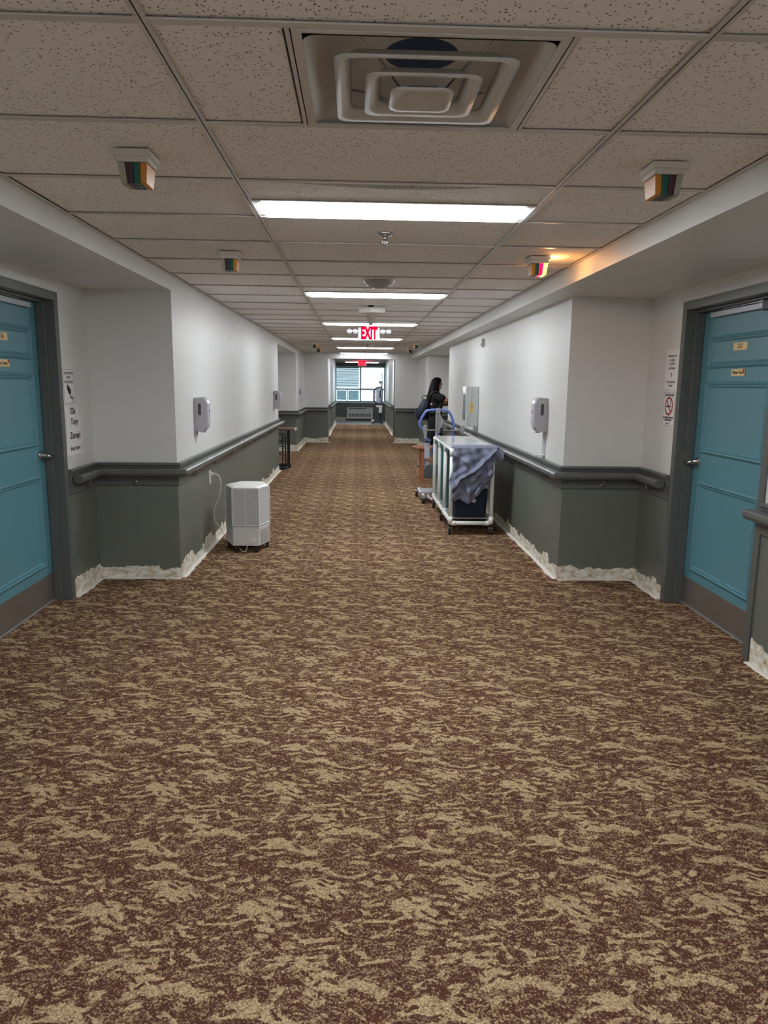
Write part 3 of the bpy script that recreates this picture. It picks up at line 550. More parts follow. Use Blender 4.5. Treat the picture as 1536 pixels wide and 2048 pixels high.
# ================================================================ doors
def door(num, side, xw, xd, ya, yb, plate, name):
    # xw wall plane, xd leaf face plane; sg +1 when the room lies towards +x
    sg = 1 if side == 'left' else -1; sx = lambda o_: xw - sg * o_            # o_ metres into the wall
    t = thing('door_%d' % num, (xw, (ya + yb) / 2, 0)); struct(t)
    dp = abs(xd - xw); f = .056
    fr = MB()
    def bx(o0, o1, y0, y1, z0, z1, mb=fr, mi=0): a, b = sorted((sx(o0), sx(o1))); mb.box(a, b, y0, y1, z0, z1, mi)
    for y0, y1, ys0, ys1 in ((ya, ya + f, ya + f, ya + f + .014), (yb - f, yb, yb - f - .014, yb - f)):
        bx(-.012, .19, y0, y1, 0, HF); bx(dp * .46, dp - .003, ys0, ys1, 0, HF - f - .014)
    bx(-.012, .19, ya + f, yb - f, HF - f, HF); bx(dp * .46, dp - .003, ya + f, yb - f, HF - f - .014, HF - f)
    O('door_frame', fr, FRAMEG, t, bevel=.003)
    lf = MB(); bx(dp, dp + .045, ya + f + .003, yb - f - .003, .012, HF - f - .003, lf)
    leaf = O('door_leaf', lf, TEAL, t, bevel=.002)
    # moulded frames of the three panels
    yc0, yc1 = (ya + .245, yb - .178)
    for z0, z1 in ((1.60, 1.80), (1.057, 1.518), (.262, .872)):
        mb = MB(); w_ = .040
        prof = [(0, 0), (.003, .013), (.012, .020), (.019, .016), (.022, .008), (.026, .008), (.030, .013), (.035, .010), (w_, .0)]
        loops = [[(yc0 + o_, z0 + o_), (yc1 - o_, z0 + o_), (yc1 - o_, z1 - o_), (yc0 + o_, z1 - o_)] for o_, _ in prof]
        vs = [(xd + sg * (h_ + (.0 if 0 < i < len(prof) - 1 else -.0005)), y, z) for i, ((o_, h_), lp) in enumerate(zip(prof, loops)) for y, z in lp]
        fs = [(i * 4 + k, i * 4 + (k + 1) % 4, (i + 1) * 4 + (k + 1) % 4, (i + 1) * 4 + k) for i in range(len(prof) - 1) for k in range(4)]
        mb.add(vs, fs); mb.box(*sorted((xd - sg * .0005, xd + sg * .0012)), yc0 + w_ - .001, yc1 - w_ + .001, z0 + w_ - .001, z1 - w_ + .001)
        O('panel_moulding', mb, TEAL, t)
    kp = MB(); bx(dp - .0018, dp, ya + f + .012, yb - f - .012, .016, .198, kp); O('kick_plate', kp, KICK, t, label='brushed metal kick plate')
    sw = MB(); bx(dp - .006, dp + .002, ya + f + .004, yb - f - .004, .004, .015, sw); O('door_sweep', sw, CLOSER, t)
    # lever handle near the far edge
    yh = yb - .135; xo = xd + sg * .0
    hd = MB().lathe((xo, yh, .995), [(.030, 0), (.030, sg * .006), (.026, sg * .011), (.012, sg * .014), (.012, sg * .045)] if sg > 0 else [(.030, 0), (.030, -.006), (.026, -.011), (.012, -.014), (.012, -.045)], 20, axis='X')
    hd.tube(arc([(xo + sg * .045, yh - .008, .993), (xo + sg * .055, yh + .02, .986), (xo + sg * .056, yh + .06, .983), (xo + sg * .052, yh + .10, .989), (xo + sg * .042, yh + .125, .998)], 4), [.012] * 8 + [.0105] * 8 + [.009], 10)
    O('door_handle', hd, CHROME, t, label='chrome lever handle')
    # closer: track bar, arm and body
    cl = MB(); y0c = yb - .185
    bx(dp - .028, dp - .004, y0c - .62, y0c, 1.915, 1.948, cl); O('closer_track', cl, CLOSER, t, bevel=.003)
    am = MB(); bx(dp - .034, dp - .026, y0c - .66, y0c - .16, 1.951, 1.957, am); O('closer_arm', am, CHROME, t)
    cb = MB(); bx(dp - .045, dp - .0, ya + .09, y0c - .63, 1.90, 1.955, cb); O('closer_body', cb, BLACK, t, bevel=.006)
    yc = (yc0 + yc1) / 2 + .0
    for z0, z1, s_, nm, sz in ((1.70, 1.745, plate, 'number_plate', .040), (1.549, 1.591, name, 'name_plate', .026)):
        pm = MB(); bx(dp - .0045, dp - .001, yc - .078, yc + .078, z0, z1, pm); o = O(nm, pm, BRASS, t, bevel=.001, label='gold plate')
        text('plate_text', s_, (xd + sg * .0052, yc - (.006 if nm == 'name_plate' else 0) * 1, (z0 + z1) / 2), sz, side, INK, o, sx=.85 if nm == 'name_plate' else 1.0)
        if nm == 'name_plate': O('plate_sticker', MB().lathe((xd + sg * .005, yc + (.066 if sg > 0 else -.066), z1 - .010), [(.009, 0), (.009, sg * .001)], 10, axis='X'), REDINK, o)
    return t
door(1, 'left', LN, -2.052, LD0, LD1, '326', 'Tony Zamejc')
door(2, 'right', RN, 2.264, RD0, RD1, '327', 'Vlatane Genest')
# ================================================================ paper signs
def sheet(name, label, side, xw, y0, y1, z0, z1, lift=.004, tilt=0.0, border=False):
    sg = 1 if side == 'left' else -1; cy = (y0 + y1) / 2
    t = thing(name, (xw, cy, z0), label, 'sign')
    mb = MB().box(*sorted((xw + sg * .0006, xw + sg * lift)), y0, y1, z0, z1)
    O('paper_sheet', mb, PAPER, t)
    if border:
        b = MB(); e = .0025; xa, xb = sorted((xw + sg * lift, xw + sg * (lift + .0004)))
        for q in ((y0 + .006, y1 - .006, z0 + .006, z0 + .006 + e), (y0 + .006, y1 - .006, z1 - .006 - e, z1 - .006), (y0 + .006, y0 + .006 + e, z0 + .006, z1 - .006), (y1 - .006 - e, y1 - .006, z0 + .006, z1 - .006)): b.box(xa, xb, *q)
        O('printed_border', b, INKG, t)
    return t, xw + sg * (lift + .0008), cy
t, x, cy = sheet('paper_sign', 'white paper sign with a camera picture above the room name sheets left of the niche', 'left', LN, 4.932, 5.118, 1.318, 1.556, border=True)
for s_, z in (('THIS ROOM IS', 1.522), ('VIDEO', 1.494), ('MONITORED', 1.464)): text('printed_text', s_, (x, cy, z), .027, 'left', INKG, t, sx=.92)
cm = MB(); A = lambda a, b: (x, cy + a, 1.318 + b)
def flat(mb, pts, face=1):
    n = len(pts); sgn = face
    vs = [(x, cy + a, 1.318 + b) for a, b in pts] + [(x - .0006 * sgn, cy + a, 1.318 + b) for a, b in pts]
    mb.add(vs, [tuple(range(n)), tuple(reversed(range(n, 2 * n)))] + [(i, n + i, n + (i + 1) % n, (i + 1) % n) for i in range(n)])
flat(cm, [(-.035, .125), (-.022, .132), (.028, .098), (.030, .075), (.005, .062), (-.012, .070), (-.038, .105)])
flat(cm, [(.012, .068), (.022, .068), (.022, .052), (.055, .040), (.055, .030), (.012, .044)]); flat(cm, [(.054, .062), (.060, .062), (.060, .012), (.054, .012)])
O('camera_picture', cm, INK, t)
t, x, cy = sheet('paper_sign', 'white paper strip reading 326, topmost of the room name sheets left of the niche', 'left', LN, 4.930, 5.165, 1.226, 1.306)
text('printed_text', '326', (x, 5.06, 1.270), .062, 'left', INK, t, bold=.0012)
t, x, cy = sheet('paper_sign', 'white paper sheet with a name in two lines below the 326 strip', 'left', LN, 4.940, 5.215, 1.052, 1.240, lift=.007)
text('printed_text', 'Tony', (x, 5.07, 1.198), .060, 'left', INK, t, bold=.001, shear=.15); text('printed_text', 'Zamejc', (x, 5.075, 1.105), .062, 'left', INK, t, bold=.001, shear=.15)
t, x, cy = sheet('paper_sign', 'white paper strip reading lives here, lowest of the sheets left of the niche', 'left', LN, 4.932, 5.205, .972, 1.060, lift=.0055)
text('printed_text', 'lives here', (x, 5.07, 1.018), .046, 'left', INK, t, shear=.15, bold=.0004, sx=.95)
t, x, cy = sheet('paper_sign', 'white typed notice with the word LOCKED beside the right blue door', 'right', RN, 4.885, 5.088, 1.463, 1.728)
for s_, z, q in (('Nursing Door', 1.690, .026), ('to remain', 1.663, .024), ('LOCKED', 1.637, .028), ('at all times', 1.608, .026), ('No Exceptions', 1.515, .024), ('Please!', 1.490, .024)): text('printed_text', s_, (x, cy, z), q, 'right', INKG, t, sx=.9)
O('key_picture', MB().tube([(x, cy + .004, 1.578), (x, cy - .006, 1.562), (x, cy - .004, 1.548)], .0022, 5), INK, t)
t, x, cy = sheet('no_smoking_sign', 'white sign with a red crossed-out cigarette beside the right blue door', 'right', RN, 4.893, 5.083, 1.209, 1.448, border=True)
text('printed_text', 'OXYGEN IN USE', (x, cy, 1.425), .020, 'right', INK, t, bold=.0005, sx=.95)
for s_, z in (('NO SMOKING, MATCHES', 1.272), ('OR OPEN FLAMES', 1.255)): text('printed_text', s_, (x, cy, z), .0155, 'right', INK, t, bold=.0005, sx=.9)
text('printed_text', 'Thank You', (x, cy, 1.232), .016, 'right', INKG, t)
rg = MB(); seg = 32; vs = []
for r_ in (.064, .050):
    for k in range(seg): a = 2 * PI * k / seg; vs.append((x, cy + r_ * math.cos(a), 1.350 + r_ * math.sin(a)))
rg.add(vs, [(k, (k + 1) % seg, seg + (k + 1) % seg, seg + k) for k in range(seg)])
a = math.radians(50); d = Vector((0, math.cos(a), math.sin(a))); n = Vector((0, -math.sin(a), math.cos(a))); c = Vector((x - .0002, cy, 1.350))
rg.add([c + d * .055 + n * .006, c - d * .055 + n * .006, c - d * .055 - n * .006, c + d * .055 - n * .006], [(0, 1, 2, 3)])
O('red_ring', rg, REDINK, t)
cg = MB().box(x - .0001, x + .0004, cy + .004, cy + .040, 1.343, 1.354).box(x - .0001, x + .0004, cy - .036, cy - .006, 1.3445, 1.3525)
cg.tube([(x, cy - .03, 1.358), (x, cy - .018, 1.37), (x, cy - .03, 1.38), (x, cy - .012, 1.392)], .0014, 4); O('cigarette_picture', cg, INK, t)
# ================================================================ wall fittings
def dispenser(loc, side, label, long_tray=False):
    sg = 1 if side == 'left' else -1; X, Y, Z = loc      # Z bottom of the body
    t = thing('sanitizer_dispenser', (X, Y, Z), label, 'dispenser', None)
    w = .062; h = .27
    mb = MB(); prof = [(0, 0.0), (.075, 0.0), (.103, .028), (.112, .06), (.112, h - .045), (.100, h - .012), (.08, h), (0, h)]
    vs = []; m = len(prof)
    for yy, k in ((-w, .84), (-w * .8, 1.0), (w * .8, 1.0), (w, .84)):
        vs += [(X + sg * o_ * k, Y + yy, Z + z + (0 if 0 < i < m - 1 or True else 0)) for i, (o_, z) in enumerate(prof)]
    fs = [(j * m + i, j * m + i + 1, (j + 1) * m + i + 1, (j + 1) * m + i) for j in range(3) for i in range(m - 1)]
    fs += [tuple(range(m)), tuple(reversed(range(3 * m, 4 * m)))]
    mb.add(vs, fs); O('dispenser_body', mb, DISPG, t, bevel=.006)
    lw = MB(); pts = rrect(.034, .058, .130, .225, .010)
    n_ = len(pts); vs = [(X + sg * a, Y - w - .002, Z + b) for a, b in pts] + [(X + sg * a, Y - w + .004, Z + b) for a, b in pts]
    lw.add(vs, [tuple(range(n_)), tuple(reversed(range(n_, 2 * n_)))] + [(i, (i + 1) % n_, n_ + (i + 1) % n_, n_ + i) for i in range(n_)])
    O('level_window', lw, mat('smoked window plastic', (0.05, 0.05, 0.06), 0.2), t)
    O('sensor_dot', MB().lathe((X + sg * .112, Y, Z + .16), [(.010, 0), (.010, sg * .002)], 10, axis='X'), BLACK, t)
    O('nozzle', MB().box(*sorted((X + sg * .045, X + sg * .085)), Y - .025, Y + .025, Z - .014, Z), DISPG, t, bevel=.003)
    O('back_plate', MB().box(*sorted((X, X + sg * .006)), Y - .045, Y + .045, Z - (.20 if long_tray else .03), Z + .02), DISPG, t)
    if long_tray: O('drip_tray', MB().box(*sorted((X + sg * .006, X + sg * .085)), Y - .045, Y + .045, Z - .20, Z - .193).box(*sorted((X + sg * .08, X + sg * .085)), Y - .045, Y + .045, Z - .193, Z - .18), WHITE, t)
    return t
dispenser((LX, 6.11, 1.078), 'left', 'light grey hand sanitizer dispenser on the left wall above the purifier')
dispenser((LX, 11.80, 1.078), 'left', 'light grey hand sanitizer dispenser on the left wall above the handrail end')
dispenser((LX, 16.75, 1.10), 'left', 'light grey hand sanitizer dispenser farthest down on the left')
dispenser((RX, 6.0, 1.108), 'right', 'light grey hand sanitizer dispenser with a drip tray on the right wall', True)
cb = thing('glove_box_holder', (RX, 9.55, .95), 'steel cabinet with a yellow tag hung on it, on the right wall', 'cabinet')
O('cabinet_body', MB().box(1.397, RX - .001, 9.38, 9.74, .952, 1.462), mat('pale polished steel', (0.62, 0.66, 0.65), 0.3, 0.25), cb, bevel=.004)
O('front_slot', MB().box(1.392, 1.398, 9.46, 9.66, 1.03, 1.36), mat('dark slot', (0.16, 0.17, 0.17), 0.3), cb); O('front_label', MB().box(1.391, 1.398, 9.42, 9.70, 1.385, 1.455), PAPER, cb)
O('mount_foot', MB().box(1.51, RX - .001, 9.40, 9.44, .884, .952), LGREY, cb)
tg = thing('hanging_tag', (1.465, 9.374, 1.12), 'yellow paper tag hanging on a string from the steel cabinet', 'tag')
O('tag_card', MB().box(1.447, 1.488, 9.3725, 9.3745, 1.125, 1.262), mat('yellow card', (0.80, 0.58, 0.22), 0.7), tg)
O('tag_string', MB().tube([(1.467, 9.3735, 1.26), (1.461, 9.373, 1.36), (1.468, 9.376, 1.4635)], .0012, 5).tube([(1.467, 9.3735, 1.26), (1.474, 9.373, 1.36), (1.470, 9.376, 1.4635)], .0012, 5), LGREY, tg)
O('tag_print', MB().box(1.455, 1.462, 9.3718, 9.3728, 1.22, 1.232).box(1.472, 1.479, 9.3718, 9.3728, 1.205, 1.218).box(1.455, 1.478, 9.3718, 9.3728, 1.19, 1.194), INK, tg)
th = thing('wall_sensor', (RX, 9.15, 1.94), 'small white sensor high on the right wall', 'sensor')
O('sensor_body', MB().box(RX - .032, RX - .001, 9.11, 9.19, 1.945, 2.045), OFFW, th, bevel=.006); O('sensor_lens', MB().box(RX - .035, RX - .031, 9.13, 9.17, 1.96, 1.99), INKG, th)
ot = thing('wall_outlet', (LX, 6.60, .57), 'white wall outlet under the left handrail', 'outlet')
O('outlet_plate', MB().box(LX + .0005, LX + .006, 6.56, 6.64, .567, .69), OFFW, ot, bevel=.002)
for z in (.60, .655): O('socket', MB().lathe((LX + .006, 6.60, z), [(.017, 0), (.017, .002)], 14, axis='X'), PLAS, ot)
# ================================================================ ceiling fittings
dz = ZC
df = thing('air_diffuser', (.158, 2.005, dz), 'large square white air diffuser in the near ceiling', 'vent')
x0, x1, y0, y1 = -.138, .454, Y0 + .014, Y0 + T - .014; hx, hy, hz, hr = .158, 2.035, dz + .085, .095
fr = MB(); e = .012
fr.box(x0, x1, y0, y0 + e, dz - .002, dz + .003).box(x0, x1, y1 - e, y1, dz - .002, dz + .003).box(x0, x0 + e, y0 + e, y1 - e, dz - .002, dz + .003).box(x1 - e, x1, y0 + e, y1 - e, dz - .002, dz + .003)
O('diffuser_frame', fr, ENAM, df)
def shell(mb, rings):       # rounded-square loops: (half size, z)
    vs = []; n = None
    for hs, z in rings:
        p = rrect(hx - hs, hx + hs, hy - .008 - hs, hy - .008 + hs, min(.03, hs * .35), 3); n = len(p); vs += [(a, b, z) for a, b in p]
    mb.add(vs, [(i * n + k, i * n + (k + 1) % n, (i + 1) * n + (k + 1) % n, (i + 1) * n + k) for i in range(len(rings) - 1) for k in range(n)], 0, True); return n, len(vs)
pan = MB(); shell(pan, [(.284, dz + .002), (.262, dz + .02), (.235, dz + .06), (.20, dz + .085), (.16, hz)])
seg = 28; nb = len(pan.v); p = rrect(hx - .16, hx + .16, hy - .168, hy + .152, .03, 6)
vs = [(a, b, hz) for a, b in p] + [(hx + hr * math.cos(math.radians(0) + 2 * PI * k / seg), hy - .008 + hr * math.sin(2 * PI * k / seg), hz) for k in range(seg)]
pan.add(vs, [(k, (k + 1) % 28, 28 + (k + 1) % 28, 28 + k) for k in range(28)]); O('back_pan', pan, ENAM, df)
O('duct_collar', MB().lathe((hx, hy - .008, hz), [(hr, 0), (hr, .12), (.001, .121)], 28), DUCT, df)
for hs, z, up in ((.218, dz - .006, .026), (.143, dz - .014, .026)):
    c_ = MB(); shell(c_, [(hs - .006, z + .004), (hs, z), (hs - .020, z), (hs - .026, z + .006), (hs - .034, z + up * .6), (hs - .040, z + up), (hs - .036, z + up), (hs - .028, z + up * .55), (hs - .006, z + .004)])
    O('diffuser_cone', c_, ENAM, df)
ctr = MB(); n, L_ = shell(ctr, [(.078, dz - .020), (.080, dz - .024), (.066, dz - .024), (.044, dz - .004), (.0001, dz - .004)])
O('centre_plate', ctr, ENAM, df); 
for a in range(4):
    an = PI / 4 + a * PI / 2; dx, dy = math.cos(an), math.sin(an)
    O('support_wire', MB().tube([(hx + dx * .08, hy - .008 + dy * .08, dz - .015), (hx + dx * .16, hy - .008 + dy * .16, dz + .03), (hx + dx * .27, hy - .008 + dy * .27, dz + .07)], .003, 6), STEEL, df)
# coloured call lights
ORANGE = mat('amber lens', (0.55, 0.22, 0.015), 0.45); GRN = mat('green lens', (0.0, 0.10, 0.065), 0.4); PUR = mat('purple lens', (0.055, 0.014, 0.03), 0.4); CLR = mat('milky lens', (0.36, 0.35, 0.29), 0.5)
REDON = mat('lit red lens', (0.6, 0.0, 0.02), 0.3, emit=(1, .0, .04), estr=1.0); YON = mat('lit amber lens', (0.8, 0.4, 0.03), 0.3, emit=(1, .50, .04), estr=2.2)
def call(x, y, cols, label, z=ZC):
    t = thing('call_light', (x, y, z), label, 'call light')
    O('base_plate', MB().prism(rrect(x - .060, x + .060, y - .065, y + .065, .004, 1), z - .018, z + .002), OFFW, t)
    O('base_plate', MB().prism(rrect(x - .053, x + .053, y - .058, y + .058, .004, 1), z - .036, z - .018), OFFW, t)
    w_ = .0245; 
    for i, m_ in enumerate(cols):
        a = x - .049 + i * w_; mb = MB(); k = .86
        X = lambda q: x + (q - x) * k
        v = [(a + .0006, y - .052, z - .036), (a + w_ - .0006, y - .052, z - .036), (a + w_ - .0006, y + .052, z - .036), (a + .0006, y + .052, z - .036)]
        v += [(X(a + .0006), y - .044, z - .100), (X(a + w_ - .0006), y - .044, z - .100), (X(a + w_ - .0006), y + .044, z - .100), (X(a + .0006), y + .044, z - .100)]
        mb.add(v, [(0, 1, 2, 3), (7, 6, 5, 4), (0, 4, 5, 1), (1, 5, 6, 2), (2, 6, 7, 3), (3, 7, 4, 0)])
        O('lens', mb, m_, t, bevel=.003)
    return t
call(-.745, 2.63, (CLR, PUR, GRN, ORANGE), 'call light with four coloured lenses nearest on the left of the ceiling')
call(1.050, 2.63, (ORANGE, GRN, PUR, CLR), 'call light with four coloured lenses nearest on the right of the ceiling, unlit')
call(-.752, 4.49, (CLR, PUR, GRN, ORANGE), 'call light second from the viewer on the left of the ceiling')
lit = call(1.063, 4.46, (ORANGE, GRN, REDON, YON), 'call light with glowing red and amber lenses on the right of the ceiling')
pl = bpy.data.lights.new('call_bulb', 'POINT'); pl.energy = 0.3; pl.color = (1, .45, .16); pl.shadow_soft_size = .01
po = bpy.data.objects.new('call_bulb', pl); C.objects.link(po); po.parent = lit; po.location = (.075, .0, -.05)
fa = call(-.80, 13.8, (CLR, PUR, GRN, ORANGE), 'distant call light on the left of the ceiling, nearer of two')
dup(fa, (-.82, 15.6, ZC), 'distant call light on the left of the ceiling, closest to the far wall')
fb = call(1.06, 13.45, (ORANGE, GRN, PUR, CLR), 'distant call light on the right of the ceiling, nearer of two')
dup(fb, (1.09, 15.4, ZC), 'distant call light on the right of the ceiling, closest to the far wall')
dup(fa, (-.38, 23.2, KC), 'call light beyond the opening on the left'); dup(fb, (.62, 23.2, KC), 'call light beyond the opening on the right')
sp = thing('sprinkler', (.134, 3.86, dz), 'chrome fire sprinkler just beyond the nearest lit panel', 'sprinkler')
O('escutcheon', MB().lathe((.134, 3.86, dz), [(.040, .009), (.040, 0), (.034, -.006), (.018, -.010), (.012, -.010)], 20), CHROME, sp)
O('sprinkler_head', MB().lathe((.134, 3.86, dz), [(.010, -.008), (.010, -.024), (.005, -.026), (.005, -.040), (.008, -.045)], 12).tube([(.125, 3.86, dz - .02), (.120, 3.86, dz - .035), (.134, 3.86, dz - .050)], .0025, 6).tube([(.143, 3.86, dz - .02), (.148, 3.86, dz - .035), (.134, 3.86, dz - .050)], .0025, 6), CHROME, sp)
O('deflector', MB().lathe((.134, 3.86, dz - .050), [(.006, .002), (.016, 0), (.016, -.002), (.003, -.004)], 14), CHROME, sp)
for xx, yy, lab in ((.19, 14.4, 'distant sprinkler below the far lit panels, nearer one'), (.16, 17.4, 'distant sprinkler nearest the far wall')): dup(sp, (xx, yy, dz), lab)
dm = thing('ceiling_speaker', (.150, 5.46, dz), 'round grey dome on the ceiling before the second lit panel', 'speaker')
O('dome', MB().lathe((.150, 5.46, dz), [(.113, .008), (.113, -.006), (.106, -.020), (.088, -.040), (.055, -.056), (.02, -.062), (.001, -.063)], 36), mat('grey satin grille', (0.33, 0.33, 0.36), 0.3), dm)
O('dome_rim', MB().lathe((.150, 5.46, dz), [(.113, .006), (.117, .004), (.117, -.005), (.112, -.009)], 36), ENAM, dm)
ap = thing('ceiling_bracket_box', (.138, 7.25, dz), 'flat white box hung on a black mount below the ceiling', 'ceiling box')
O('black_mount', MB().lathe((.124, 7.22, dz), [(.028, .008), (.028, -.010), (.020, -.020), (.001, -.020)], 14), BLACK, ap)
O('box_body', MB().prism([(.010, 7.25), (.124, 7.17), (.262, 7.22), (.262, 7.34), (.010, 7.34)], dz - .068, dz - .020), OFFW, ap, bevel=.004)
cn = thing('motion_sensor', (.140, 8.27, dz), 'pale cone shaped sensor under the ceiling in front of the exit sign', 'sensor')
O('cone_body', MB().lathe((.140, 8.27, dz), [(.045, .008), (.045, -.030), (.048, -.034), (.044, -.042), (.020, -.098), (.012, -.106), (.001, -.107)], 20), OFFW, cn)
O('cone_collar', MB().lathe((.140, 8.27, dz), [(.047, -.034), (.049, -.038), (.047, -.042)], 20), LGREY, cn)
ex = thing('exit_sign', (.142, 9.75, 2.045), 'red and white EXIT sign with twin emergency lamps, nearer of the two exit signs', 'exit sign')
O('sign_box', MB().box(.002, .286, 9.752, 9.80, 2.048, 2.205), mat('exit sign face', (0.24, 0.225, 0.225), 0.6), ex, bevel=.006)
O('mount_canopy', MB().box(.10, .19, 9.755, 9.80, 2.203, 2.219), OFFW, ex)
text('exit_letters', 'EXIT', (.144, 9.7505, 2.126), .205, 'front', REDL, ex, sx=.50, bold=.010, ext=.0012)
for q, (xx, dx) in enumerate(((-.11, .05), (-.035, .035), (.322, -.035), (.40, -.05))):
    O('emergency_lamp', MB().lathe((xx, 9.72, 2.150), [(.013, .05), (.030, .03), (.036, .0), (.032, -.006), (.001, -.010)], 16, axis='Y'), mat('lamp reflector', (0.16, 0.16, 0.17), 0.3, 0.3), ex)
O('lamp_arm', MB().box(-.11, .40, 9.765, 9.785, 2.155, 2.17), OFFW, ex)
e2 = dup(ex, (.15, 25.6, 2.10), 'small red exit sign in the corridor beyond, before the end window')
for c_ in list(e2.children):
    if c_.name.startswith(('emergency_lamp', 'lamp_arm')): bpy.data.objects.remove(c_)
    elif c_.name.startswith('sign_box'): c_.data = c_.data.copy(); c_.data.materials[0] = mat('red translucent sign face', (0.75, 0.06, 0.10), 0.4, emit=(1, .05, .08), estr=.5)
# ================================================================ air purifier
px_, py_ = -.975, 6.50
ap = thing('air_purifier', (px_, py_, 0), 'white six-sided air purifier on castors by the left wall', 'air purifier')
hexa = [(-1.088, 6.29), (-.858, 6.285), (-.790, 6.49), (-.868, 6.70), (-1.085, 6.71), (-1.182, 6.50)]
def sc_(p, k, dx=0): return [(px_ + (a - px_) * k, py_ + (b - py_) * k) for a, b in p]
O('lower_housing', MB().prism(hexa, .058, .228), PLAS, ap, bevel=.006)
O('ridge_band', MB().prism(sc_(hexa, 1.012), .214, .224).prism(sc_(hexa, 1.014), .232, .246), PLAS, ap, bevel=.002)
O('grille_body', MB().prism(sc_(hexa, .985), .240, .556), PERF, ap)
fr = MB()
for i in range(6):
    a = Vector(hexa[i]); O('corner_seam', MB().prism([(a.x + q * math.cos(w_), a.y + q * math.sin(w_)) for q, w_ in ((.007, k * PI / 3) for k in range(6))], .24, .56), PLAS, ap)
O('middle_seam', MB().box(-.979, -.970, 6.284, 6.294, .24, .556), PLAS, ap)
O('top_lid', MB().prism(sc_(hexa, 1.0), .556, .575).prism(sc_(hexa, .94), .575, .582, scale=.9), mat('white lid plastic', (0.74, 0.74, 0.72), 0.3), ap, bevel=.004)
for z in range(7):
    v = MB(); a, b = Vector(hexa[1]), Vector(hexa[2]); c1, c2 = a.lerp(b, .12), a.lerp(b, .9); zz = .082 + z * .018
    v.tube([(c1.x + .001, c1.y - .001, zz), (c2.x + .001, c2.y - .001, zz)], .0022, 4); O('vent_slot', v, INKG, ap)
lb = MB().box(-.935, -.885, 6.279, 6.2855, .095, .135); O('white_label', lb, PAPER, ap)
for x_, y_ in ((-1.06, 6.31), (-.885, 6.31), (-.815, 6.50), (-1.155, 6.50), (-.90, 6.66), (-1.06, 6.67)):
    O('castor', MB().lathe((x_ - .011, y_, .022), [(.001, 0), (.021, .001), (.022, .008), (.022, .016), (.021, .022), (.001, .023)], 14, axis='X').box(x_ - .016, x_ + .016, y_ - .016, y_ + .016, .036, .058), RUB, ap)
O('underside_cord', MB().tube(arc([(-1.04, 6.33, .035), (-1.01, 6.285, .012), (-.975, 6.275, .014), (-.965, 6.295, .058)]), .003, 6), PVC, ap)
cd_ = thing('power_cord', (LX + .02, 6.6, .1), 'white power cord looping from the wall outlet to the purifier', 'cord')
O('cord_line', MB().tube(arc([(LX + .02, 6.60, .655), (LX + .06, 6.57, .662), (LX + .10, 6.55, .63), (LX + .11, 6.54, .54), (LX + .085, 6.56, .44), (LX + .045, 6.58, .36), (LX + .03, 6.6, .28), (LX + .04, 6.62, .21), (LX + .09, 6.60, .15), (LX + .13, 6.55, .085), (-1.192, 6.505, .07)], 6), .0035, 6), PVC, cd_)
O('plug', MB().box(LX + .008, LX + .034, 6.585, 6.615, .64, .67), OFFW, cd_, bevel=.004)
# ================================================================ laundry cart
ct = thing('laundry_cart', (1.135, 7.85, 0), 'cream white pipe laundry cart with teal mesh bays by the right wall', 'cart')
XL, XR = .930, 1.338; YS = [7.09, 7.61, 8.13, 8.66]; rp = .0205
for x_ in (XL, XR):
    for i, y_ in enumerate(YS):
        O('post', MB().tube([(x_, y_, .15), (x_, y_, .845)], rp, 14), PVC, ct)
        O('pipe_fitting', MB().tube([(x_, y_, .79), (x_, y_, .868)], rp + .004, 14), PVC, ct); O('pipe_fitting', MB().tube([(x_, y_, .115), (x_, y_, .185)], rp + .004, 14), PVC, ct)
    O('side_rail', MB().tube([(x_, YS[0], .14), (x_, YS[-1], .14)], rp, 14), PVC, ct); O('side_rail', MB().tube([(x_, YS[0], .852), (x_, YS[-1], .852)], rp * .9, 14), PVC, ct)
for y_ in (YS[0], YS[-1]):
    O('end_rail', MB().tube([(XL, y_, .12), (XR, y_, .12)], rp, 14).tube([(XL + .02, y_, .12), (XL + .055, y_, .12)], rp + .004, 14).tube([(XR - .055, y_, .12), (XR - .02, y_, .12)], rp + .004, 14), PVC, ct)
for y_ in YS: O('top_rail', MB().tube([(XL, y_, .852), (XR, y_, .852)], rp * .9, 14), PVC, ct)
O('bottom_shelf', MB().box(XL + .01, XR - .01, YS[0] + .03, YS[-1] - .03, .158, .168), LGREY, ct)
for i in range(3):
    O('lid', MB().box(XL - .012, XR + .012, YS[i] - .02 * (i == 0) + .006, YS[i + 1] - .004, .874, .880), LIDM, ct, bevel=.002)
for x_, y_ in ((XL, YS[0]), (XR, YS[0]), (XL, YS[1] + .25), (XR, YS[1] + .25), (XL, YS[3]), (XR, YS[3])):
    O('castor', MB().lathe((x_ - .014, y_ + .018, .034), [(.001, 0), (.030, .001), (.034, .006), (.034, .022), (.030, .027), (.001, .028)], 18, axis='X').tube([(x_, y_, .06), (x_, y_, .118)], .012, 8), RUB, ct)
    O('castor_fork', MB().box(x_ - .02, x_ - .016, y_ - .005, y_ + .04, .03, .072).box(x_ + .016, x_ + .02, y_ - .005, y_ + .04, .03, .072).box(x_ - .02, x_ + .02, y_ - .018, y_ + .03, .068, .076), STEEL, ct)
